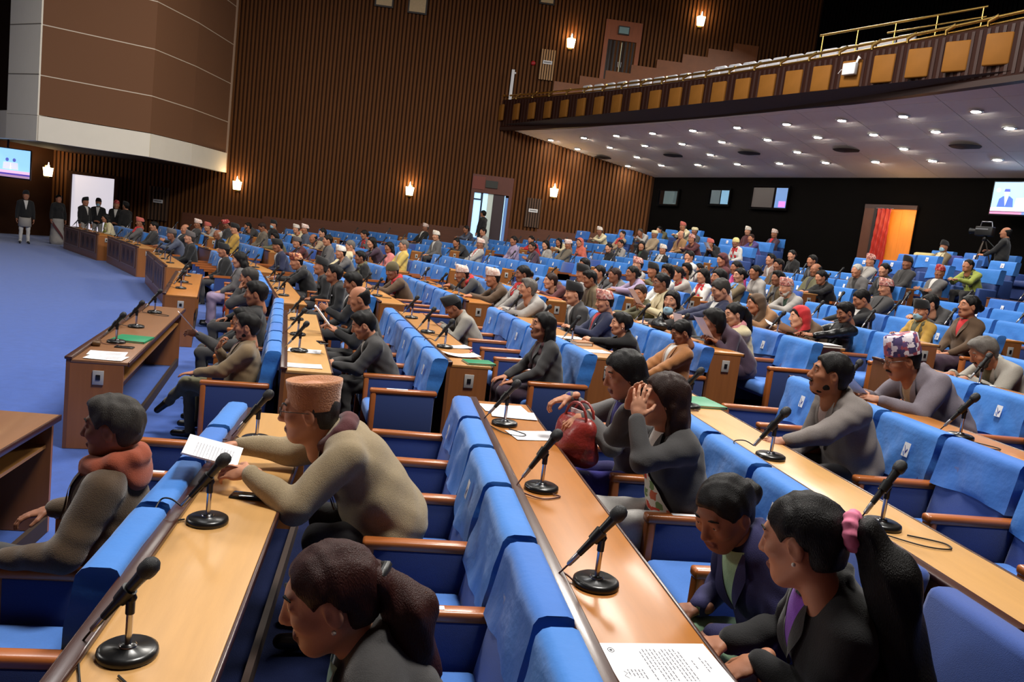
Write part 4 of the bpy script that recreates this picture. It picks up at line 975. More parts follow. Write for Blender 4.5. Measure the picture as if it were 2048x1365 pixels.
def glasses_mesh():
    mb = MB()
    for s in (-1, 1):
        pts = [(.104 - .012 * abs(math.cos(a)) * 0, s * .033 + .022 * math.cos(a), .008 + .017 * math.sin(a)) for a in [2 * math.pi * i / 16 for i in range(17)]]
        mb.tube(pts, .0016, 5, 0, False); mb.tube([(.103, s * .055, .014), (.06, s * .078, .014), (-.01, s * .084, .008), (-.02, s * .084, -.01)], .0018, 5, 0)
    mb.tube([(.104, -.011, .012), (.107, 0, .015), (.104, .011, .012)], .0016, 5, 0)
    return mb.mesh('spectacles', [None] if False else None)
def eyes_mesh():
    mb = MB()
    for s in (-1, 1):
        def ball(c, r, mi, n=10, m=6, sx=1):
            prof = [(r * math.sin(math.pi * i / m) + 1e-5, -r * math.cos(math.pi * i / m)) for i in range(m + 1)]; mb.lathe(prof, n, mi, c)
        ball((.0785, s * .032, .0092), .0108, 0); ball((.0838, s * .032, .0092), .0062, 1)
    return mb.mesh('eyes', [mat('eye_white', (206, 198, 190), .3), mat('eye_iris', (28, 16, 12), .2)])
def brows_mesh():
    mb = MB()
    for s in (-1, 1): mb.tube([(.088, s * .014, .034), (.090, s * .03, .039), (.078, s * .05, .033)], [.003, .0042, .002], 6)
    return mb.mesh('eyebrows', None)
def sdf_child(name, prims, h=.01, post=None):
    D, L, lo = grid_sdf(prims, h, post); me = np_mesh(name, [snets(D, L, lo, h)], 1); return me
def ring_path(rx, ry, z0, z1, n=10, cx=-.005): return [(cx + rx * math.cos(2 * math.pi * i / n), ry * math.sin(2 * math.pi * i / n), z0 + (z1 - z0) * .5 * (1 - math.cos(2 * math.pi * i / n))) for i in range(n + 1)]
def scarf_mesh(kind):
    if kind == 'wrap': p = ring_path(.075, .085, .485, .53); P = [Cone(a, b, .034, .034, 0, .02) for a, b in zip(p, p[1:])] + [Cone((.085, .03, .48), (.135, .05, .33), .03, .035, 0, .02, (0, 1, 0), 1.5)]
    elif kind == 'drape': p = ring_path(.07, .08, .49, .53); P = [Cone(a, b, .026, .026, 0, .015) for a, b in zip(p[2:-2], p[3:-1])] + [Cone((.06, s * .075, .48), (.145, s * .07, .26), .026, .03, 0, .015, (0, 1, 0), 1.5) for s in (-1, 1)]
    elif kind == 'hood': p = ring_path(.09, .105, .485, .55); P = [Cone(a, b, .045, .045, 0, .025) for a, b in zip(p, p[1:])] + [Ell((-.10, 0, .47), (.06, .11, .09), 0, .03)]
    def post(D, L, X, Y, Z): return D + .004 * np.sin(60 * Z + 30 * Y + 3 * np.sin(25 * X)) + .003 * np.sin(50 * X - 45 * Z)
    return sdf_child('scarf_' + kind, P, .011, post)
def patch(sex, fn, off, nu=10, nv=16, bulk=1.0, name='patch', prims=None):
    """cloth laid on the chest: fn(u, v) -> (y, z) in the torso frame, pushed onto the torso surface"""
    Pm = (prims or torso_prims(sex, bulk)) + [Cone((.0, 0, .46), (.02, 0, .58), .056, .052)]
    uv = [(i / nu, j / nv) for j in range(nv + 1) for i in range(nu + 1)]
    yz = np.array([fn(u, v) for u, v in uv]); X = np.full(len(yz), .4)
    for _ in range(40):
        d = eval_pts(Pm, np.stack([X, yz[:, 0], yz[:, 1]], 1)); X = np.maximum(X - np.clip(d, -.02, .1) * .8, .0)
    o = np.array([off(u, v) for u, v in uv]) if callable(off) else off
    V = np.stack([X + o, yz[:, 0], yz[:, 1]], 1); m = nu + 1
    f = [(j * m + i, j * m + i + 1, (j + 1) * m + i + 1, (j + 1) * m + i) for j in range(nv) for i in range(nu)]
    me = MB().add(V.tolist(), f, 0, True).mesh(name, None); me.materials.append(None); return me
def vw(v, z0, z1, w0, w1): return z0 + (z1 - z0) * v, w0 + (w1 - w0) * v
def shirt_fn(z0=.20, w1=.066):
    return lambda u, v: ((2 * u - 1) * (.004 + (w1 - .004) * v), z0 + (.515 - z0) * v)
def lapel_fn(s, z0=.20, w1=.062):
    return lambda u, v: (s * ((.0 + (w1) * v) + (u) * (.05 * math.sin(math.pi * min(1, v * .93 + .02)) ** .8 + .004)), z0 + (.512 - z0) * v)
SHARED = {}
def shared(key, fn):
    if key not in SHARED:
        SHARED[key] = fn()
    return SHARED[key]
def child(name, me, parent, M=None, m=None, label=None):
    if m is not None and len(me.materials) == 0: me.materials.append(None)
    o = link(name, me, parent)
    if M is not None: o.matrix_basis = mtx(M)
    if m is not None:
        for i in range(len(o.material_slots)): o.material_slots[i].link = 'OBJECT'; o.material_slots[i].material = m
    if label: o['label'] = label
    return o
# ---------------------------------------------------------------- cloth, skin and hair materials
def cloth(rgb, rough=.88):
    return mat('cloth_%d_%d_%d' % tuple(rgb), rgb, rough, .16, 90, .25, 260, sheen=.15)
def skin(i=0):
    c = [(176, 118, 88), (156, 102, 74), (190, 132, 102), (146, 96, 72), (200, 144, 114)][i % 5]
    return mat('skin_%d' % (i % 5), c, .55, .08, 14, .05, 200, spec=.35)
def hairm(c='black'):
    rgb = {'black': (16, 13, 12), 'brown': (44, 26, 20), 'auburn': (52, 24, 20), 'grey': (104, 98, 92), 'white': (186, 180, 170), 'salt': (58, 54, 50)}[c]
    return mat('hair_' + c, rgb, .45, .4, 60, .5, 160, stretch=(3, 3, .6), spec=.22)
def dhaka(name, cols, scale=26.0):
    """woven Dhaka pattern: blocks of colour"""
    if name in _M: return _M[name]
    m = mat(name, cols[0], .85, 0); nt = m.node_tree; N, L = nt.nodes, nt.links; b = N['Principled BSDF']
    tc = N.new('ShaderNodeTexCoord'); vo = N.new('ShaderNodeTexVoronoi'); vo.distance = 'CHEBYCHEV'; vo.inputs['Scale'].default_value = scale; vo.inputs['Randomness'].default_value = .75
    L.new(tc.outputs['Object'], vo.inputs['Vector']); sp = N.new('ShaderNodeSeparateColor'); L.new(vo.outputs['Color'], sp.inputs[0])
    rp = N.new('ShaderNodeValToRGB'); rp.color_ramp.interpolation = 'CONSTANT'
    while len(rp.color_ramp.elements) < len(cols): rp.color_ramp.elements.new(.5)
    for i, c in enumerate(cols): rp.color_ramp.elements[i].position = i / len(cols); rp.color_ramp.elements[i].color = (*lin(c), 1)
    L.new(sp.outputs[0], rp.inputs[0]); L.new(rp.outputs[0], b.inputs['Base Color']); return m
D_pink = lambda: dhaka('dhaka_pink', [(196, 128, 116), (214, 156, 140), (168, 84, 80), (222, 190, 176), (150, 96, 90), (206, 140, 124)], 42)
D_red = lambda: dhaka('dhaka_red', [(176, 44, 50), (196, 80, 76), (150, 30, 40), (210, 130, 120)], 42)
D_pale = lambda: dhaka('dhaka_pale', [(220, 190, 176), (228, 206, 196), (206, 168, 154), (232, 216, 206)], 42)
D_white = lambda: dhaka('dhaka_white', [(226, 218, 206), (216, 204, 190), (232, 226, 218), (208, 190, 170)], 42)
D_purple = lambda: dhaka('dhaka_purple', [(70, 56, 100), (206, 196, 206), (92, 66, 112), (150, 70, 84), (226, 216, 220), (60, 50, 92), (180, 110, 110)], 36)
D_multi = lambda: dhaka('dhaka_multi', [(190, 120, 80), (120, 50, 44), (206, 150, 110), (150, 80, 50), (90, 50, 46)], 42)
CAPM = {'black': lambda: cloth((20, 19, 20)), 'pink': D_pink, 'red': D_red, 'pale': D_pale, 'white': D_white, 'purple': D_purple, 'multi': D_multi, 'grey': lambda: cloth((92, 84, 82)), 'olive': lambda: cloth((84, 74, 44)), 'cream': lambda: cloth((216, 202, 160)), 'tan': lambda: mat('tan_wool', (186, 124, 82), .95, .15, 60, .6, 160, sheen=.5), 'salmon': lambda: cloth((190, 96, 84)), 'yellow': lambda: cloth((220, 200, 130))}

# ---------------------------------------------------------------- seated people
CN = dict(black=(22, 21, 22), dgrey=(56, 54, 54), grey=(98, 95, 94), lgrey=(158, 152, 146), slate=(76, 82, 100), navy=(34, 38, 66), brown=(84, 62, 42), tan=(150, 112, 72), beige=(158, 136, 108), cream=(208, 194, 156),
          white=(208, 204, 198), maroon=(82, 34, 38), red=(186, 34, 40), orange=(196, 84, 36), olive=(92, 88, 62), green=(58, 84, 66), lime=(150, 160, 70), mustard=(182, 142, 62), yellow=(208, 178, 92), pink=(216, 128, 124), salmon=(206, 104, 84),
          lav=(150, 132, 160), plum=(66, 46, 62), purple=(66, 52, 110), magenta=(206, 60, 130), check=(104, 94, 80), khaki=(108, 92, 66), camel=(146, 106, 70), rose=(150, 128, 122), blue=(90, 130, 190), lblue=(96, 140, 190), teal=(120, 160, 156))
def C_(n): return cloth(CN[n])
M_shoe = mat('black_shoe', (18, 17, 16), .35); M_lip = mat('lip', (116, 66, 56), .5); M_mask = mat('mask_blue', (150, 190, 210), .8)
def lap(sd): return dict(w=(.27, sd * .09, .615), d=(.85, -sd * .5, -.12), n=(.1, 0, 1), curl=.45)
POSE = {
 'lap': {1: lap(1), -1: lap(-1)},
 'desk': {1: dict(w=(.60, .10, .80), d=(.8, -.6, -.05), n=(0, 0, 1), curl=.4), -1: dict(w=(.58, -.12, .80), d=(.8, .6, -.05), n=(0, 0, 1), curl=.4)},
 'paper': {1: dict(w=(.36, .10, .80), d=(.75, -.35, .4), n=(-.3, .5, .8), curl=.7), -1: dict(w=(.36, -.10, .80), d=(.75, .35, .4), n=(-.3, -.5, .8), curl=.7)},
 'phone': {1: dict(w=(.32, .07, .82), d=(.8, -.3, .45), n=(.2, .9, .2), curl=.8), -1: lap(-1)},
 'chin': {1: dict(w=(.13, .05, 1.03), d=(-.2, -.1, 1), n=(.9, .2, .2), curl=.6, pole=(.5, .5, -.8)), -1: lap(-1)},
 'cross': {1: dict(w=(.19, -.08, .80), d=(.2, -1, .1), n=(.8, 0, .5), curl=.3), -1: dict(w=(.20, .07, .78), d=(.2, 1, .1), n=(.8, 0, .5), curl=.3)},
 'rest': {1: dict(w=(.19, .30, .69), d=(1, -.05, -.12), n=(0, 0, 1), curl=.35), -1: dict(w=(.19, -.30, .69), d=(1, .05, -.12), n=(0, 0, 1), curl=.35)},
}
def lean_shift(spec, lean):            # hands follow a leaning trunk a little
    return spec
def dress(o, fig, near, sex, hair, hcol, cap, jacket, shirt, scarf, extra, lapm=None, skn=0, trous='dgrey'):
    ms = [C_(jacket) if isinstance(jacket, str) else jacket, C_(trous) if sex == 'M' else C_(shirt if shirt in ('white', 'cream', 'bluev', 'mint', 'lav', 'grey', 'black', 'lgrey', 'violet') else 'plum'), skin(skn), M_shoe, C_('white') if shirt in ('white', 'lgrey', 'cream') else C_(shirt), M_lip]
    for i, m in enumerate(ms): o.material_slots[i].link = 'OBJECT'; o.material_slots[i].material = m
    if cap and cap != '-' and sex == 'M': hair = 'under'
    if hair: child('hair', shared(('hair', hair), lambda: hair_mesh('hair_' + hair, hair)), o, fig.H, hairm(hcol))
    if cap and cap != '-':
        kind = {'olive': 'beanie', 'cream': 'flat', 'yellow': 'beanie', 'tan': 'wool', 'grey': 'topi', 'salmon': 'topi', 'purple': 'topi_tall'}.get(cap, 'topi')
        
        child('cap', shared(('cap', kind), lambda: cap_mesh(kind)), o, fig.H, CAPM[cap]())
    if near:
        child('eyes', shared('eyes', eyes_mesh), o, fig.H)
        child('eyebrows', shared('brows', brows_mesh), o, fig.H, hairm('black' if hcol not in ('white', 'grey') else hcol))
    if shirt != '-' :
        if hasattr(fig, 'chest') and near:
            child('shirt_front', patch(sex, shirt_fn(.22 if sex == 'M' else .30), .011, 12, 18, name='shirt_front', prims=fig.chest), o, fig.T, C_(shirt))
            for s in (-1, 1):
                child('lapel', patch(sex, lapel_fn(s, .22 if sex == 'M' else .30), lambda u, v: .015 + .006 * u, 6, 16, name='lapel', prims=fig.chest), o, fig.T, lapm or ms[0])
        else: child('shirt_front', shared(('shirt', sex, fig.bulk), lambda: patch(sex, shirt_fn(.22 if sex == 'M' else .30), .009, bulk=fig.bulk, name='shirt_front')), o, fig.T, C_(shirt))
    if scarf and scarf != '-':
        kd, col = scarf.split(':')
        child('scarf' if kd != 'hood' or sex == 'M' else 'head_scarf', shared(('scarf', kd, sex == 'F' and kd == 'hood'), (lambda: scarf_mesh(kd)) if not (kd == 'hood' and sex == 'F') else headscarf_mesh), o, fig.T if not (kd == 'hood' and sex == 'F') else fig.H, C_(col))
    if extra == 'mask': child('face_mask', shared('mask', mask_mesh), o, fig.H, M_mask)
    if extra == 'mask2': child('face_mask', shared('mask', mask_mesh), o, fig.H @ trans(.0, 0, -.055), M_mask)
    if extra == 'beard': child('beard', shared('beard', lambda: beard_mesh('beard')), o, fig.H, hairm(hcol))
    if extra == 'glasses': child('spectacles', shared('glasses', glasses_mesh), o, fig.H, mat('spectacle_frame', (60, 50, 44), .3))
    if extra == 'pin': child('lapel_pin', shared('pin', lambda: MB().lathe([(.001, -.004), (.014, -.004), (.014, .004), (.001, .004)], 12).mesh('lapel_pin', None)), o, fig.T @ trans(.125, .075, .36) @ rot((0, 1, 0), 80), M_tag)
    if extra == 'tie': child('necktie', shared('tie', lambda: patch('M', lambda u, v: ((2 * u - 1) * (.028 - .012 * v), .10 + .36 * v), .014, 4, 12, bulk=1.06, name='necktie')), o, fig.T, C_('brown'))
def mask_mesh():
    P = [Ell((.058, 0, -.058), (.054, .060, .056), 0, .02), Cone((.07, 0, -.03), (.106, 0, -.03), .03, .016, 0, .02)]
    def post(D, L, X, Y, Z): return smax(smax(D, -(X - .028), .006), Z + .012, .006)
    return sdf_child('face_mask', P, .008, post)
def beard_mesh(nm, full=True):
    P = [Ell((.044, 0, -.082), (.045, .052, .045), 0, .02)] + [Cone((-.01, s * .066, -.03), (.045, s * .04, -.085), .016, .024, 0, .02) for s in (-1, 1)] + [Cone((.094, -.022, -.05), (.094, .022, -.05), .006, .006, 0, .005)]
    def post(D, L, X, Y, Z):
        mouth = (np.sqrt(((X - .092) / .03) ** 2 + (Y / .02) ** 2 + ((Z + .067) / .010) ** 2) - 1) * .01
        return smax(D, -mouth, .004) + .0015 * np.sin(150 * Y + 90 * Z)
    return sdf_child(nm, P, .007, post)
def stache_mesh(): return sdf_child('moustache', [Cone((.101, 0, -.047), (.090, s * .026, -.056), .0065, .004, 0, .004) for s in (-1, 1)], .004)
def stubble_mesh():
    P = [Ell((.046, 0, -.088), (.038, .042, .031), 0, .02)] + [Cone((.012, s * .049, -.062), (.05, s * .021, -.096), .0225, .0215, 0, .02) for s in (-1, 1)] + [Cone((.094, -.02, -.051), (.094, .02, -.051), .0055, .0055, 0, .004)]
    def post(D, L, X, Y, Z):
        mouth = (np.sqrt(((X - .092) / .03) ** 2 + (Y / .022) ** 2 + ((Z + .067) / .012) ** 2) - 1) * .01
        return smax(D - .0015, -mouth, .004) + .001 * np.sin(190 * Y + 110 * Z)
    return sdf_child('short_beard', P, .006, post)
def headscarf_mesh():
    P = [Ell((-.014, 0, .028), (.114, .096, .108), 0, .03), Ell((-.045, 0, -.05), (.085, .10, .12), 0, .03), Cone((-.03, 0, -.12), (-.05, 0, -.2), .10, .12, 0, .03)]
    def post(D, L, X, Y, Z):
        D = smax(D, .86 * X - .5 * Z - .012 - np.maximum(0, -Z - .07) * .9, .01)
        return D + .003 * np.sin(55 * Z + 30 * X + 3 * np.sin(30 * Y))
    return sdf_child('head_scarf', P, .011, post)
def paper_mesh(w=.21, h=.29, bend=.04, lines=True, n=8, name='paper_sheet', th=.0012):
    mb = MB(); vs = []
    for lay in (0, 1):
        for j in range(n + 1):
            for i in range(n + 1):
                u, v = i / n - .5, j / n - .5; vs.append((u * w, v * h, bend * (u * u * 4 * .6 + .3 * v) * 1.0 + lay * th))
    m = n + 1; off = m * m; f = []
    for j in range(n):
        for i in range(n):
            a = j * m + i; f.append((off + a, off + a + 1, off + a + m + 1, off + a + m)); f.append((a, a + m, a + m + 1, a + 1))
    mb.add(vs, f, 0, True)
    if lines:
        rnd = random.Random(int(w * 1000) + n)
        for q in range(13):
            v = .36 - q * .055; x0, x1 = -.38, -.38 + (.76 if q % 4 else .4) * (.9 + .1 * rnd.random()); seg = []
            for i in range(7):
                u = x0 + (x1 - x0) * i / 6; z = bend * (u * u * 4 * .6 + .3 * v) + th + .0006; seg += [(u * w, (v - .006) * h, z), (u * w, (v + .006) * h, z)]
            mb.add(seg, [(2 * i, 2 * i + 2, 2 * i + 3, 2 * i + 1) for i in range(6)], 1)
    return mb.mesh(name, [M_paper, M_print])
M_paper = mat('white_paper', (236, 234, 236), .7); M_print = mat('grey_print_lines', (150, 150, 156), .8)
FIGS = {}
def figure(key, **kw):
    if key not in FIGS: FIGS[key] = Figure('body_%d' % len(FIGS), **kw)
    return FIGS[key]
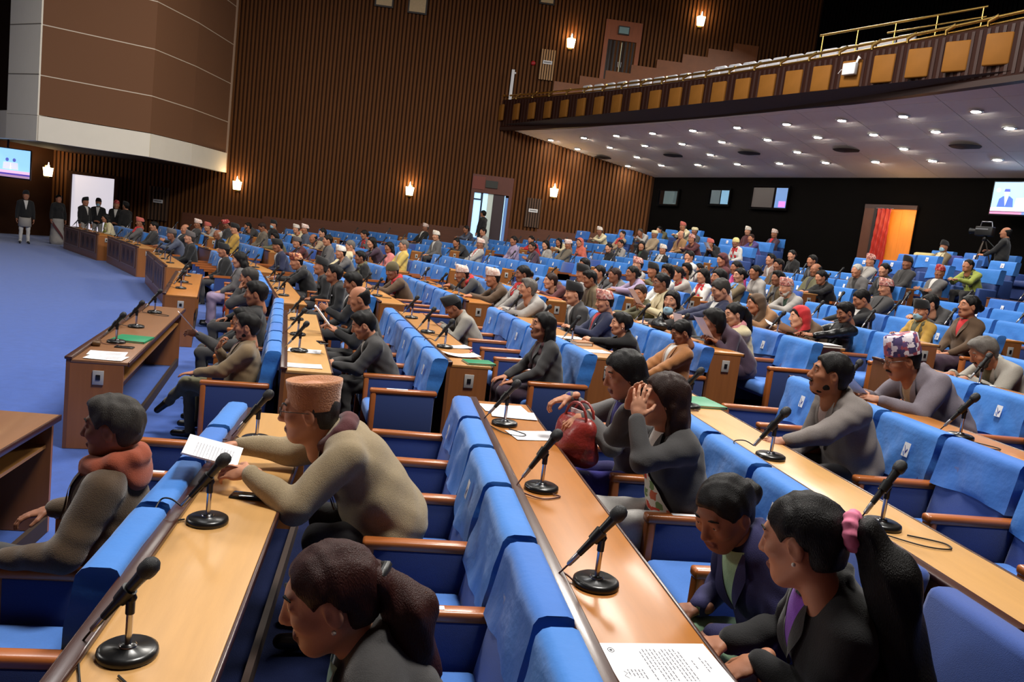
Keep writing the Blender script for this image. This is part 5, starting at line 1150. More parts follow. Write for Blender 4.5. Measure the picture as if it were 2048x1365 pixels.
PEOPLE = """c0a C0.3 5 -0.04 0.03 0.00 F lap 0 8 long black - grey lav - - | woman with long black hair in grey jacket holding papers
b0d B0.3 -5 -0.02 -0.09 0.00 M lap 0 5 thick black - black dgrey - - | black haired man in dark coat
b1b B1.3 16 -0.08 -0.05 0.00 M paper 0 16 fringe black - black white - - | balding man in black suit holding folded papers
c1b C1.1 16 0.00 -0.16 -0.01 M lap 0 -4 thick black - black black - pin | man in black suit with lapel pin, hands clasped
c1a C1.3 16 0.00 0.21 -0.03 M lap 0 -6 short salt black black grey wrap:dgrey - | man in tall black topi with dark wrapped scarf
c1c C1.5 28 -0.18 0.09 0.00 M lap 10 12 short black multi black grey wrap:dgrey - | man in rust patterned cap and dark coat
d3a C2.3 28 0.00 -0.04 -0.03 M lap 30 14 short black olive brown red wrap:red - | man in olive beanie with red scarf and brown coat
e1 F0.4 16 -0.00 -0.17 -0.01 F lap 0 0 long black - cream lime drape:lime - | woman in cream shawl with lime scarf at the far front desk
y1 C3.1 28 0.00 -0.17 -0.02 M lap 0 8 short black pale brown dgrey - - | man in pale pink topi and dark brown coat
b4c B4.3 28 -0.00 0.11 -0.04 F lap 40 0 long black - dgrey dgrey drape:brown mask2 | woman in dark shawl with blue mask at her chin
b4d B4.5 28 0.00 -0.16 -0.05 F lap 40 6 tight brown - olive plum - - | woman in olive jacket turned towards the aisle
b5c B5.3 40 -0.00 -0.05 0.01 F lap 0 6 tight black - camel brown hood:brown - | woman in camel coat with brown head scarf
b3d B3.4 16 0.00 -0.05 -0.03 M lap 0 4 short black black dgrey white - - | man in black topi, charcoal jacket and white shirt
c0b D0.0 5 0.00 0.13 -0.06 M lap 0 0 short black black black white - - | man in black cap and black coat
b0c B0.5 5 -0.07 0.65 0.00 M chin 0 10 short salt - dgrey dgrey - - | grey haired man in charcoal suit resting chin on hand
b1c B1.5 5 -0.14 0.43 0.00 M phone 0 18 thick black - black white - - | dark haired man in black suit looking at his phone
d1a D1.3 16 0.00 -0.05 0.02 M lap 0 16 short black black navy white - - | man in dark cap and navy suit
d1b E2.0 28 0.00 -0.37 -0.06 M lap 0 4 short black grey maroon lav - - | man in grey cap with maroon scarf
d2a D2.2 28 0.00 -0.19 -0.03 M lap 0 4 short black white grey white - pin | man in white striped cap and grey jacket with pin
d2b D2.0 16 -0.00 0.09 -0.10 M lap 0 6 thick black - black olive wrap:olive - | bearded man in dark jacket with olive scarf
d2c D2.3 -14 0.00 -0.00 0.04 F lap 0 10 tight grey - cream cream - - | grey haired woman in cream sweater
d3b D3.5 28 0.00 -0.05 0.08 F lap 10 6 long black - plum plum - - | dark haired woman in plum shawl
e2 F0.0 -14 0.00 0.04 0.02 M lap 0 0 short black salmon grey red wrap:red - | man in salmon topi and grey jacket with red scarf
e3 E0.5 -5 -0.00 0.16 -0.02 M lap 0 0 thick black - dgrey grey - - | dark haired man in charcoal jacket by the far front desks
e4 E0.0 28 -0.00 -0.18 0.03 M lap 0 0 short salt grey slate grey - - | man in grey cap and slate suit at a front desk
e5 D0.5 5 -0.27 0.01 0.00 M lap 0 -8 short salt grey black black - - | man in grey cap and black coat leaning back
e6 E0.1 -14 0.00 -0.26 0.11 M phone 20 0 fringe black - black white - - | balding man in dark jacket raising a hand
e7 F1.0 -14 -0.00 -0.22 0.05 M lap 0 0 short black pale dgrey grey - - | man in pale pink topi and charcoal jacket
e8 F2.2 40 -0.00 -0.00 0.00 M lap 10 0 short black salmon lgrey white - - | man in red topi and light grey jacket
e9 E1.3 16 0.00 0.11 -0.08 M lap 0 0 fringe white - black black - - | bald white haired man in black coat
e10 F2.1 5 -0.00 0.04 -0.02 M lap 0 20 short black red dgrey grey - - | man in red cap bending down
e11 E1.2 -5 -0.00 0.01 0.11 M lap 0 4 short black black mustard dgrey - - | man in dark cap and mustard vest
e12 F3.2 40 0.00 0.18 0.02 M lap 0 0 short black - dgrey white - - | man with short dark hair and charcoal jacket
e13 E2.5 5 0.00 -0.10 0.08 M lap 0 20 short brown - check beige - - | brown haired man in grey brown checked coat
e14 F3.1 -5 0.02 -0.05 0.00 M lap 10 0 short black black black black - mask | man in black hat and pale face mask
e15 E2.2 28 0.00 0.03 -0.04 F lap 20 0 bob black - olive green - - | woman in olive jacket
e16 F4.1 40 0.00 0.03 0.00 M lap 0 0 short salt white cream orange drape:orange - | man in white topi with orange sash
e17 E3.5 5 -0.00 0.18 0.02 M lap 0 4 short salt pale slate slate - - | man in pale topi and slate blue jacket
e18 E3.3 40 0.05 -0.01 0.00 M lap 0 4 fringe black - beige maroon drape:maroon - | balding man in beige coat with maroon scarf
e19 D2.5 5 0.00 -0.16 0.07 M lap 0 4 short black - grey black - - | black haired man in grey coat with dark lapels
e20 E3.4 -14 0.00 -0.03 0.00 M lap 0 0 short black - dgrey lav - - | dark haired man in charcoal jacket and lavender shirt
e21 E4.3 16 0.00 -0.11 -0.01 F lap 0 10 bun black - grey red drape:red - | woman in red top with grey shawl
e22 D3.4 5 -0.00 -0.02 -0.06 F lap 10 8 long black - pink pink - - | woman in pink jacket
e23 D3.3 -5 0.00 -0.05 0.05 M lap 0 4 short grey - yellow white - - | grey haired man in bright yellow jacket
e24 F7.0 -14 0.00 -0.26 0.01 M lap 0 0 short salt pale black white - - | man in pale topi and black jacket by the wall
e25 E5.0 5 0.00 -0.05 0.06 M lap 0 6 short salt white grey white - - | man in white topi and grey jacket
e26 E6.0 40 -0.00 0.27 -0.01 M lap 10 8 short black - dgrey dgrey - - | dark haired man in charcoal coat
e27 E8.5 28 -0.00 0.82 0.08 M lap 0 8 short black - slate slate - - | man in slate jacket bending beside the doorway
e28 E7.2 5 0.00 0.05 0.11 M lap 0 0 short black - lgrey maroon - - | man in light grey jacket in front of the bluish doorway
e29 D5.5 -14 0.00 -0.06 0.02 M lap 0 0 short grey pale lgrey pink drape:white - | man in pinkish cap with white shawl
y2 C3.3 40 0.00 -0.15 0.02 M lap 10 8 short black pale dgrey red wrap:red - | man in tall pale topi with red scarf
y3 B3.5 28 -0.35 -0.17 0.00 M lap 0 -4 thick grey - lgrey maroon - - | grey haired man in light grey jacket with hand on lap
y4 C3.0 -5 0.00 0.12 0.02 F lap 0 6 bun black - lgrey red wrap:red - | woman in red sari and light grey shawl
y5 C4.2 40 0.00 -0.25 -0.03 F lap 0 4 tight brown - maroon brown drape:brown - | woman in maroon jacket
z1 D6.5 5 -0.00 -0.02 0.08 F lap 20 0 bun black - lav lav - - | woman in lilac top
z2 E8.0 28 0.00 -0.00 -0.01 F lap 10 0 bun black - red red - - | woman in red top
z3 D6.3 16 0.00 -0.03 0.01 F phone 20 4 bun black - plum grey - - | woman in plum shawl raising her hand
z4 D7.5 16 0.00 0.11 -0.03 F lap 15 0 long black - lgrey white - - | long haired woman in pale grey shawl
z5 E9.0 40 0.00 -0.04 -0.01 F lap 20 0 long black - cream cream - - | woman in cream shawl
z6 D7.4 -14 0.00 0.03 0.04 M lap 0 10 short salt pale check dgrey - - | man in pale cap and dark checked shawl
z7 D8.5 16 -0.00 0.23 0.04 F lap 10 6 tight black - salmon salmon hood:salmon - | woman in salmon head scarf
z8 E11.21.84 28 0.00 0.00 -0.02 M lap 5 0 short salt white cream white - tie | man in white topi and cream shirt with brown tie
z9 E11.21.11 -14 0.00 0.00 -0.11 M lap 5 0 short black - beige red drape:red - | man in tan jacket over red shirt
z10 D8.3 16 -0.00 -0.04 -0.02 F lap 20 0 tight black - black black - - | woman in black coat
z11 D9.5 5 -0.00 0.01 -0.02 F lap 20 0 bun black - lgrey dgrey drape:dgrey - | woman in pale shawl with dark scarf
z12 E12.21.01 40 0.00 0.00 -0.03 M lap 10 0 short salt - lgrey red - - | man in pale grey vest over red shirt
z13 D9.3 16 0.00 0.05 0.02 F lap 30 0 long black - black green - pin | woman in black coat with pin
z14 D11.21.90 -5 0.00 0.00 -0.02 M lap 5 4 short grey cream beige beige - - | man in cream cap and beige jacket
z15 E13.21.37 40 -0.00 0.00 -0.04 M lap 0 0 short black - olive olive - - | dark haired man in olive jacket
z16 D9.2 -5 -0.00 -0.05 -0.06 M lap 0 4 short black white black white drape:white - | man in white topi, black coat and white scarf
z17 D13.21.89 28 -1.20 0.00 0.00 M lap 5 0 short grey salmon cream white - - | man in salmon cap and cream jumper in the rearmost seats
z18 D11.20.41 5 0.00 0.00 0.04 M lap 5 0 fringe grey - tan maroon - - | balding man in tan jacket
z19 D12.21.32 5 0.00 0.00 0.01 M lap 0 0 short black cream dgrey dgrey - - | man in cream flat cap and charcoal jacket
z20 D11.19.59 28 0.00 0.00 0.00 M lap 0 4 short black pink maroon maroon - - | man in pink topi and maroon coat
z21 D11.18.59 40 0.00 0.00 0.01 M paper 0 4 short black salmon black black - - | man in salmon cap and black coat reading papers
z22 C7.5 5 0.00 0.05 0.10 M chin 10 0 short black - white white - - | man in white shirt resting face on hand
z23 D11.17.79 16 0.00 0.00 -0.03 F lap 10 6 tight grey yellow white red drape:red - | woman in yellow head cloth with red and white scarf
z24 D13.20.20 5 0.00 0.00 0.00 M lap 0 0 short salt white maroon maroon - - | man in white topi and maroon coat
z25 D12.18.42 28 0.00 0.00 0.00 F lap 10 0 bun brown - purple lime - - | woman in purple jacket and lime top
z26 D13.19.11 -5 -0.00 0.00 -0.03 M lap 0 0 short salt pale plum red - - | man in pale topi with red patterned shirt
z27 C7.3 5 0.00 0.04 0.12 F lap 0 10 tight black - maroon brown hood:maroon - | woman wrapped in dark maroon shawl
z28 C7.2 16 0.00 -0.02 0.02 F lap 0 4 bun black - magenta magenta - - | woman in magenta scarf
z29 C6.0 -14 -0.00 -0.18 0.01 F lap 0 4 bun black - khaki blue drape:lblue - | woman in light blue scarf and khaki jacket
z30 C7.1 16 0.00 -0.02 -0.02 F lap 0 4 bun black - lgrey lgrey - - | woman in pale grey sari
z31 C9.5 16 -0.00 0.28 0.03 M lap 5 -4 thick black - rose white - - | man in rosy grey jacket
z32 C8.3 -5 0.00 -0.06 0.02 M lap 0 4 thick black - brown dgrey - - | black haired man in brown jacket
z33 C10.5 16 0.00 1.07 0.05 F lap 15 0 bun black - black dgrey - - | woman in black shawl
z34 C9.3 16 -0.00 0.09 0.10 F lap 0 6 tight black - black grey - - | dark haired woman in black coat
z35 C8.1 -5 0.00 0.03 0.01 M lap 0 6 fringe black - olive dgrey - glasses | balding man with glasses in olive coat
z36 C8.0 28 0.00 0.05 -0.03 F lap 0 10 bun black - black dgrey - - | woman in black jacket reading
z37 C7.0 16 0.00 -0.08 -0.07 M lap 0 4 thick black - khaki grey - - | black haired man in khaki jacket behind white bearded man
y6 C4.1 5 0.00 -0.07 -0.02 M lap 0 6 short black black lgrey white wrap:white - | man in black topi with white scarf
y6b C5.5 5 0.00 0.05 -0.07 F lap 10 4 long black - dgrey grey - - | long haired woman in dark shawl
y7 C4.0 16 0.00 0.02 -0.04 M lap 0 14 thick black - khaki brown - - | black haired man in khaki brown jacket
y8 C5.3 28 0.00 0.07 -0.07 M lap 0 4 short black - dgrey white - - | short haired man in charcoal suit
y9 C5.2 28 0.00 0.05 -0.07 M lap 0 4 short brown - grey white - - | brown haired man in grey jacket
y10 C5.1 28 0.00 0.03 0.02 F lap 0 0 bun black - lav lav - - | woman in lilac grey shawl with hair bun
y11 C6.5 5 0.00 0.01 -0.08 M lap 0 4 short black pink lgrey lgrey - - | man in pink topi and light grey jacket
y12 C6.3 40 -0.00 -0.05 0.05 M lap 0 8 short black black olive olive - - | man in black topi and olive jacket
y13 C5.0 -5 0.00 0.10 0.04 F lap 10 4 bob black - white white - - | woman with bobbed black hair
y14 C6.2 28 0.00 -0.15 -0.04 F lap 0 0 bun black - lgrey red drape:red - | woman in red sari and pale shawl
y15 B4.4 16 0.00 0.11 0.10 F paper 0 8 tight black - cream cream - glasses | woman in cream jacket holding paper
y16 C6.1 5 -0.00 -0.00 -0.10 F lap 0 0 long black - white red drape:red - | woman in white shawl with red border
y17 B5.5 16 0.00 0.18 0.11 F lap 20 0 long black - white lgrey - - | long haired woman in pale sari
y18 C7.4 40 0.00 0.13 0.01 F lap 15 4 bob black - lgrey white - - | woman with dark hair and pale shawl
y19 C8.5 40 0.00 0.98 -0.10 F lap 0 0 tight black - teal white - - | woman in teal top with hair parted
x1 B4.2 5 0.00 0.01 0.12 M desk 0 26 short salt - navy white - - | grey haired man in navy suit looking down
x2 B6.3 5 0.00 -0.07 -0.08 M desk 0 26 short black - black white - - | dark haired man in black suit bent over his desk
x4 B7.5 -14 -0.00 -0.06 -0.02 M lap 0 8 short black pink dgrey dgrey - - | man in pink topi and charcoal suit
x6 B7.2 40 0.00 0.23 0.03 M lap 0 8 short black - dgrey dgrey - - | dark haired man in charcoal coat behind masked man
x7 B6.0 5 0.00 -0.05 0.03 F lap 0 -2 bun black - brown red - - | woman in brown coat over red top
x8 C10.0 -14 0.00 -0.11 -0.03 M cross 15 0 short salt red grey white - - | man in red topi and grey jacket with white shirt
x9 C9.1 16 0.00 -0.05 -0.01 M lap 0 4 short white - grey dgrey - - | white haired man in grey jacket
x10 C10.3 -14 0.00 -0.03 0.08 M lap 0 4 short black pink lgrey lgrey - - | man in pink topi and pale grey jacket
x11 C10.1 -5 0.00 0.05 0.09 M lap 0 6 short black black dgrey dgrey - - | man in black cap and charcoal jacket
x12 C9.0 5 0.00 -0.03 0.04 F lap 0 6 bun black - black grey - - | dark haired woman half hidden behind pink topi
x13 C11.12.58 28 0.00 0.00 -0.05 M lap 0 -10 short black - lime lime drape:dgrey - | man in lime vest leaning back in a rear armchair
b4b B4.0 40 -0.29 0.19 0.00 F paper 0 10 bob black - plum plum - - | woman with bobbed hair behind a raised sheet of paper
b5b B5.2 40 0.00 -0.40 -0.04 F lap 0 6 tight black - brown red hood:red - | woman in bright red head scarf
b6a B6.5 28 -0.00 0.11 -0.00 M lap 20 10 short white pink lgrey green - beard | white bearded man in pink topi and pale grey coat"""
def place_label(b, k, j):
    if k >= 11: return 'in the %s loose row behind the %s' % (ORD[k - 11], BNAME[b])
    return '%s seat, %s row of the %s' % (ORD[int(j)], ORD[k], BNAME[b])
MANS = []
def p_right(b, k, j): q = project(at(b, nseat(b, k), dseat(b, k, j), TIER[k] + 1)); return q is not None and q[0] > 1450
for ln in PEOPLE.strip().split('\n'):
    head, phrase = ln.split(' | '); F = head.split()
    pid, seat, lean, sh, dd, dz, sex, pose, yaw, pit, hair, hcol, cap, jk, st, sc, ex = F
    b = seat[0]; k, j = seat[1:].split('.', 1); k = int(k); j = float(j) if k >= 11 else int(j)
    lean, sh, dd, dz, yaw, pit = float(lean), float(sh), float(dd), float(dz), float(yaw), float(pit)
    n = nseat(b, k) + sh; d = (j if k >= 11 else dseat(b, k, j)) + dd
    yaw -= 14 if b in 'AB' and k >= 4 and p_right(b, k, j) else 0
    p = at(b, n, d, TIER[k] + dz); q = project(p + Vector((0, 0, 1.1))); near = q[2] < 14.5
    if lean >= 28 and pose == 'lap': pose = 'desk'
    pq = -6 if pit < -2 else (4 if pit < 9 else (14 if pit < 19 else 26)); yq = 0 if yaw < 8 else (15 if yaw < 25 else 40)
    if near: fig = figure((sex, pose, lean, yaw, pit, 'n'), sex=sex, lean=lean, head=(yaw, pit, 0), arms=POSE[pose], vox=.016, hdvox=.008, hvox=.0075, legs='sit' if sex == 'M' else 'sari')
    else: fig = figure((sex, pose, lean, yq, pq), sex=sex, lean=lean, head=(yq, pq, 0), arms=POSE[pose], vox=.021, hdvox=.012, hvox=.010, folds=.005, legs='sit' if sex == 'M' else 'sari')
    o = link('person', fig.body, None, p, face_rz(b))
    lab = phrase + ', ' + place_label(b, k, j)
    if len(lab.split()) > 16: lab = phrase + ', ' + ('%s row of the %s' % (ORD[k], BNAME[b]) if k < 11 else 'loose rear row, ' + BNAME[b])
    if len(lab.split()) > 16: lab = phrase + ', ' + BNAME[b]
    tag(o, lab, 'person', None)
    dress(o, fig, near, sex, hair, hcol, cap, jk, st, sc, ex, skn=sum(map(ord, pid)) % 5)
    if pose == 'paper':
        M = Matrix.Translation(p) @ Matrix.Rotation(face_rz(b), 4, 'Z') @ Matrix.Translation((.52, 0, .93)) @ Matrix.Rotation(math.radians(-52), 4, 'Y') @ Matrix.Rotation(math.radians(90), 4, 'Z')
        s = link('paper_sheet', shared('sheet_held', lambda: paper_mesh(.21, .29, .03)), None); s.matrix_basis = M
        tag(s, 'white paper held by the ' + phrase.split(' holding')[0].split(' reading')[0], 'paper')
    if k >= 11:
        s = empty('loose_armchair', at(b, n + (0 if sh else 0), d, TIER[k]), face_rz(b)); tag(s, 'loose armchair under the ' + ' '.join(phrase.split()[:11]), 'armchair', 'loose armchairs at the back')
        link('backrest', me_loose_back, s); link('headrest_cover', me_loose_cov[0], s); link('seat', me_loose_seat, s); link('arm', me_loose_arm, s, (0, .31, 0)); link('arm', me_loose_arm, s, (0, -.31, 0)); MANS.append((b, k, d))
    elif abs(dd) > .55:
        s = link('row_chair', me_far[0], None, at(b, nseat(b, k), d, TIER[k]), face_rz(b)); tag(s, 'blue seat under the ' + phrase, 'seat', 'blue seats in the desk rows')
# loose armchairs that stay empty
for b, k, j, p in LOOSE:
    dv, nv = bdir(b); d = p.x * dv[0] + p.y * dv[1]
    if (Vector((.843, .537, 0)).dot(p) > 20.9) or p.y > wall_pt(p.x).y - .8: continue
    if any(m[0] == b and m[1] == k and abs(m[2] - d) < .78 for m in MANS) or not inframe(p + Vector((0, 0, .9)), 40, 40): continue
    s = empty('loose_armchair', p, face_rz(b) + .1 * math.sin(j * 5 + k * 3 + ord(b)))
    tag(s, 'deep blue empty armchair, %s from the near side, %s loose row of the %s' % (ORD[j], ORD[k - 11], BNAME[b]), 'armchair', 'loose armchairs at the back')
    link('backrest', me_loose_back, s); link('headrest_cover', me_loose_cov[(k + j) % 2], s); link('cover_tag', me_loose_tag, s); link('seat', me_loose_seat, s)
    link('arm', me_loose_arm, s, (0, .31, 0)); link('arm', me_loose_arm, s, (0, -.31, 0))

# ---------------------------------------------------------------- the people nearest the camera, posed one by one
def hero(b, k, head, d0, hipx, sex, label, yaw=0, pitch=0, roll=0, arms=None, legs=None, hair='short', hcol='black', cap='-', jacket='grey', shirt='white', scarf='-', extra='-', sk=0, vox=.011, twist=0, lapm=None, trous='dgrey', bulk=1.06, collar=True, extras=(), side=0):
    """head = (offset behind the desk front, along the row, height above the tier); arms in (n, d, z) of the block"""
    nk = BL[b]['n'][k]; n0 = nseat(b, k); hx = n0 - (nk + head[0]); hy = -(head[1] - d0); hz = head[2]
    lo, hi = .8, 1.25
    for _ in range(40):
        s = (lo + hi) / 2; L = math.hypot(hx / s - hipx, hz / s - .535)
        if L > .668: lo = s
        else: hi = s
    lean = math.degrees(math.atan2(hx / s - hipx - .022, hz / s - .535))
    A = {}
    for sd, sp in (arms or POSE['lap']).items():
        sp = dict(sp)
        if 'n' in sp and 'at' in sp: pass
        if 'at' in sp:
            n, d, z = sp.pop('at'); sp['w'] = ((n0 - n) / s, (-(d - d0)) / s, (z - TIER[k]) / s)
        A[sd] = sp
    sidea = math.degrees(math.asin(max(-.4, min(.4, -(hy / s) / .66)))) if abs(hy) > .01 else side
    fig = Figure('hero_%s%d_%s' % (b, k, label[:24]), sex=sex, hip=(hipx, 0, .535), lean=lean, side=sidea, twist=twist, head=(yaw, pitch, roll), arms=A, legs=legs or ('sit' if sex == 'M' else 'sari'), vox=vox, hvox=.0052 if vox < .0125 else .006, hdvox=.0052 if vox < .0125 else .006, folds=.0045, bulk=bulk, collar=collar)
    o = link('person', fig.body, None, at(b, n0, d0, TIER[k]), face_rz(b)); o.scale = (s, s, s)
    tag(o, label, 'person', None)
    dress(o, fig, True, sex, hair, hcol, cap, jacket, shirt, scarf, extra, lapm=lapm, skn=sk, trous=trous)
    for e in extras: e(o, fig)
    return o, fig
def X_glasses(o, f): child('spectacles', shared('glasses', glasses_mesh), o, f.H, mat('spectacle_frame', (60, 50, 44), .3))
def X_stache(col): return lambda o, f: child('moustache', shared('stache', stache_mesh), o, f.H, hairm(col))
def X_stubble(col): return lambda o, f: child('short_beard', shared('stubble', stubble_mesh), o, f.H, hairm(col))
def ballm(r, n=12, m=8): return MB().lathe([(r * math.sin(math.pi * i / m) + 1e-5, -r * math.cos(math.pi * i / m)) for i in range(m + 1)], n)
def X_earring(o, f):
    for s in (-1, 1): child('earring', shared('earring', lambda: ballm(.0055).mesh('earring', None)), o, f.H @ trans(.0, s * .085, -.042), mat('pearl', (214, 204, 190), .2))
def X_ring_cuff(sd, name, m, r=.033, w=.006):
    def fn(o, f):
        M = [h for h in f.hands if h[1] == sd][0][0]
        me = MB().tube([(-.005, r * math.cos(2 * math.pi * i / 18), r * .82 * math.sin(2 * math.pi * i / 18)) for i in range(19)], w, 6, 0, False).mesh(name, None)
        child(name, me, o, M @ trans(-.012, 0, 0), m)
    return fn
def X_pin(o, f): child('lapel_pin', shared('pin', lambda: MB().lathe([(.001, -.004), (.014, -.004), (.014, .004), (.001, .004)], 12).mesh('lapel_pin', None)), o, f.T @ trans(.13, .075, .33) @ rot((0, 1, 0), 80), M_tag)
def X_pocket(o, f): 
    me = patch('M', lambda u, v: (.045 + .075 * u, .075 + .035 * v + .01 * u), .016, 5, 4, bulk=f.bulk, name='jacket_pocket'); child('jacket_pocket', me, o, f.T, o.material_slots[0].material)
def X_buttons(m):
    def fn(o, f):
        for z in (.10, .165): child('jacket_button', shared('button', lambda: MB().lathe([(.001, -.003), (.011, -.003), (.011, .003), (.001, .003)], 12).mesh('jacket_button', None)), o, f.T @ trans(.148, .012, z) @ rot((0, 1, 0), 88), m)
    return fn
T_beige = mat('beige_tweed', (150, 132, 102), .92, .28, 160, .4, 320, sheen=.2); T_tweed = mat('brown_tweed', (126, 104, 74), .92, .28, 160, .4, 320, sheen=.2)
T_brown = mat('dark_brown_wool', (74, 54, 32), .95, .2, 120, .4, 260, sheen=.3); T_cord = mat('tan_corduroy', (158, 100, 46), .8, .2, 60, .4, 200, sheen=.4)
T_greyw = mat('grey_herringbone', (120, 112, 108), .9, .3, 200, .3, 320); T_greyv = mat('violet_grey_wool', (112, 104, 112), .9, .3, 200, .3, 320); T_pale = mat('pale_grey_wool', (152, 146, 136), .9, .2, 160, .3, 320)
T_leather = mat('black_leather', (20, 20, 22), .32, .2, 30, .3, 60); T_navyv = mat('violet_navy_cloth', (40, 38, 84), .85, .15, 120, .2, 300)
T_silk = dhaka('floral_print', [(222, 214, 200), (214, 204, 190), (206, 70, 50), (226, 220, 210), (120, 140, 90), (220, 206, 190), (200, 100, 70)], 22)
T_gold = mat('gold', (210, 170, 90), .3, metal=1.0); T_red = mat('red_thread', (190, 40, 32), .7)
CN['rust'] = (146, 66, 38); CN['mint'] = (150, 186, 150); CN['wine'] = (60, 26, 32); CN['violet'] = (120, 60, 170); CN['bluev'] = (52, 46, 130); CN['rosep'] = (200, 130, 134)
hero('A', 0, (1.27, 3.5, 1.17), 3.5, -.06, 'M', 'grey haired man in brown coat with rust coloured hood at the near front row', 0, 4, 0,
     {-1: dict(at=(-1.40, 3.80, .67), d=(.9, .25, -.25), n=(.2, 0, 1), curl=.5), 1: dict(at=(-1.36, 3.24, .68), d=(1, 0, -.05), n=(0, 0, 1), curl=.3)}, 'sit', 'thick', 'salt', '-', T_brown, 'rust', 'hood:rust', sk=3, bulk=1.2, extras=[X_ring_cuff(-1, 'red_wrist_thread', T_red)])
hero('A', 1, (.49, 3.72, 1.15), 3.73, .10, 'M', 'man in tan wool topi and beige tweed jacket holding paper over pale desk', 0, 6, 0,
     {1: dict(at=(-.50, 3.56, .985), d=(.9, -.35, -.1), n=(.2, .5, .8), curl=.65), -1: dict(at=(-.62, 3.98, .985), d=(.9, .1, -.1), n=(.2, -.4, .8), curl=.6)}, 'sit', 'short', 'salt', 'tan', T_beige, 'maroon', 'wrap:maroon', sk=2, bulk=1.18, extras=[X_glasses, X_pocket, X_ring_cuff(1, 'gold_bracelet', T_gold, .034, .002)])
o, f = hero('A', 1, (.70, 1.9, 1.11), 1.9, .02, 'F', 'woman with auburn ponytail and hair clip in grey jacket at bottom of the picture', 4, 16, 0, None, None, 'tight', 'auburn', '-', 'dgrey', 'teal', '-', sk=4, extras=[X_earring])
def low_pony(name='low_ponytail'): return sdf_child(name, [Ell((-.10, 0, .02), (.035, .04, .035), 0, .02), Cone((-.12, 0, .0), (-.165, .0, -.08), .036, .055, 0, .03), Cone((-.165, 0, -.08), (-.15, -.01, -.24), .055, .05, 0, .03), Cone((-.15, -.01, -.24), (-.12, -.02, -.36), .05, .02, 0, .03)], .009, lambda D, L, X, Y, Z: D + .004 * np.sin(80 * Y + 30 * Z) + .003 * np.sin(120 * X - 20 * Z))
child('ponytail', low_pony(), o, f.H, hairm('auburn')); child('hair_clip', MB().tube([(-.115, -.03, .03), (-.135, 0, .04), (-.115, .03, .03)], .012, 8).mesh('hair_clip', None), o, f.H, M_black)
hero('A', 2, (.60, 2.56, 1.06), 2.56, .02, 'F', 'woman in navy blazer over mint green top looking down at her lap', 16, 28, 0,
     {1: dict(at=(1.22, 2.42, .90), d=(.6, .7, -.2), n=(.1, 0, 1), curl=.5), -1: dict(at=(1.28, 2.66, .88), d=(.7, -.3, -.2), n=(.1, 0, 1), curl=.5)}, None, 'bun', 'black', '-', T_navyv, 'mint', '-', sk=3, extras=[X_pin], twist=10)
o, f = hero('A', 2, (.60, 2.06, 1.14), 2.03, .06, 'F', 'woman in black jacket with long ponytail and pink scrunchie, seen from behind', -30, 14, 0,
     {1: dict(at=(1.26, 2.16, .96), d=(.7, .1, -.3), n=(.1, 0, 1), curl=.5), -1: dict(at=(1.22, 2.3, .94), d=(.8, -.2, -.2), n=(.1, 0, 1), curl=.5)}, None, 'tight', 'black', '-', 'black', 'violet', '-', sk=0, extras=[X_earring], twist=-14)
child('ponytail', sdf_child('long_ponytail', [Cone((-.10, 0, .035), (-.155, 0, .03), .026, .030, 0, .01), Cone((-.155, 0, .03), (-.205, -.01, -.08), .036, .058, 0, .03), Cone((-.205, -.01, -.08), (-.215, -.02, -.34), .060, .066, 0, .03), Cone((-.215, -.02, -.34), (-.18, -.02, -.58), .062, .022, 0, .03)], .011, lambda D, L, X, Y, Z: D + .005 * np.sin(70 * Y + 22 * Z) + .004 * np.sin(110 * X - 26 * Z)), o, f.H, hairm('black'))
child('scrunchie', sdf_child('scrunchie', [Cone((-.128, .036 * math.cos(a), .033 + .036 * math.sin(a)), (-.128, .036 * math.cos(a + .63), .033 + .036 * math.sin(a + .63)), .017, .017, 0, .006) for a in [i * .6283 for i in range(10)]], .006, lambda D, L, X, Y, Z: D + .003 * np.sin(160 * Y) * np.sin(150 * Z)), o, f.H, mat('pink_scrunchie', (220, 120, 150), .8))
hero('A', 2, (.79, 3.83, 1.18), 3.83, -.02, 'F', 'woman with long straight brown hair cupping both hands around her face', -4, -2, 0,
     {1: dict(at=(1.315, 3.745, 1.345), d=(-.10, -.25, 1), n=(.55, .95, .25), curl=.25, spread=1.6, pole=(.7, .6, -.6)), -1: dict(at=(1.325, 3.93, 1.345), d=(-.05, .25, 1), n=(.6, -.95, .25), curl=.25, spread=1.6, pole=(.7, -.6, -.6))}, None, 'long', 'brown', '-', 'dgrey', 'white', '-', sk=4, extras=[lambda o, f: child('floral_sash', patch('F', lambda u, v: (.11 - .22 * v + (u - .5) * .2, -.02 + .48 * v), .016, 6, 14, bulk=f.bulk, name='floral_sash'), o, f.T, T_silk)])
hero('A', 2, (.77, 4.46, 1.19), 4.46, -.02, 'F', 'long haired woman in grey jacket reaching into a red handbag', 6, 16, 0,
     {1: dict(at=(1.22, 4.36, 1.20), d=(.8, .1, -.4), n=(.1, .3, 1), curl=.7), -1: dict(at=(1.16, 4.52, 1.27), d=(.8, -.1, -.3), n=(.1, 0, 1), curl=.7)}, None, 'long', 'black', '-', 'grey', 'bluev', 'drape:bluev', sk=2)
hero('A', 3, (.80, 4.60, 1.165), 4.60, -.04, 'M', 'dark haired man in grey tweed jacket and short beard sitting behind pale desk', -16, -4, 0,
     {1: dict(at=(2.47, 4.33, 1.15), d=(.8, -.3, -.1), n=(.2, .3, 1), curl=.5), -1: dict(at=(2.70, 4.62, 1.02), d=(.8, .3, -.1), n=(0, 0, 1), curl=.5)}, 'sit', 'short', 'black', '-', T_greyw, 'rose', '-', sk=1, bulk=1.15, extras=[X_stubble('black'), X_pocket, X_buttons(M_black)])
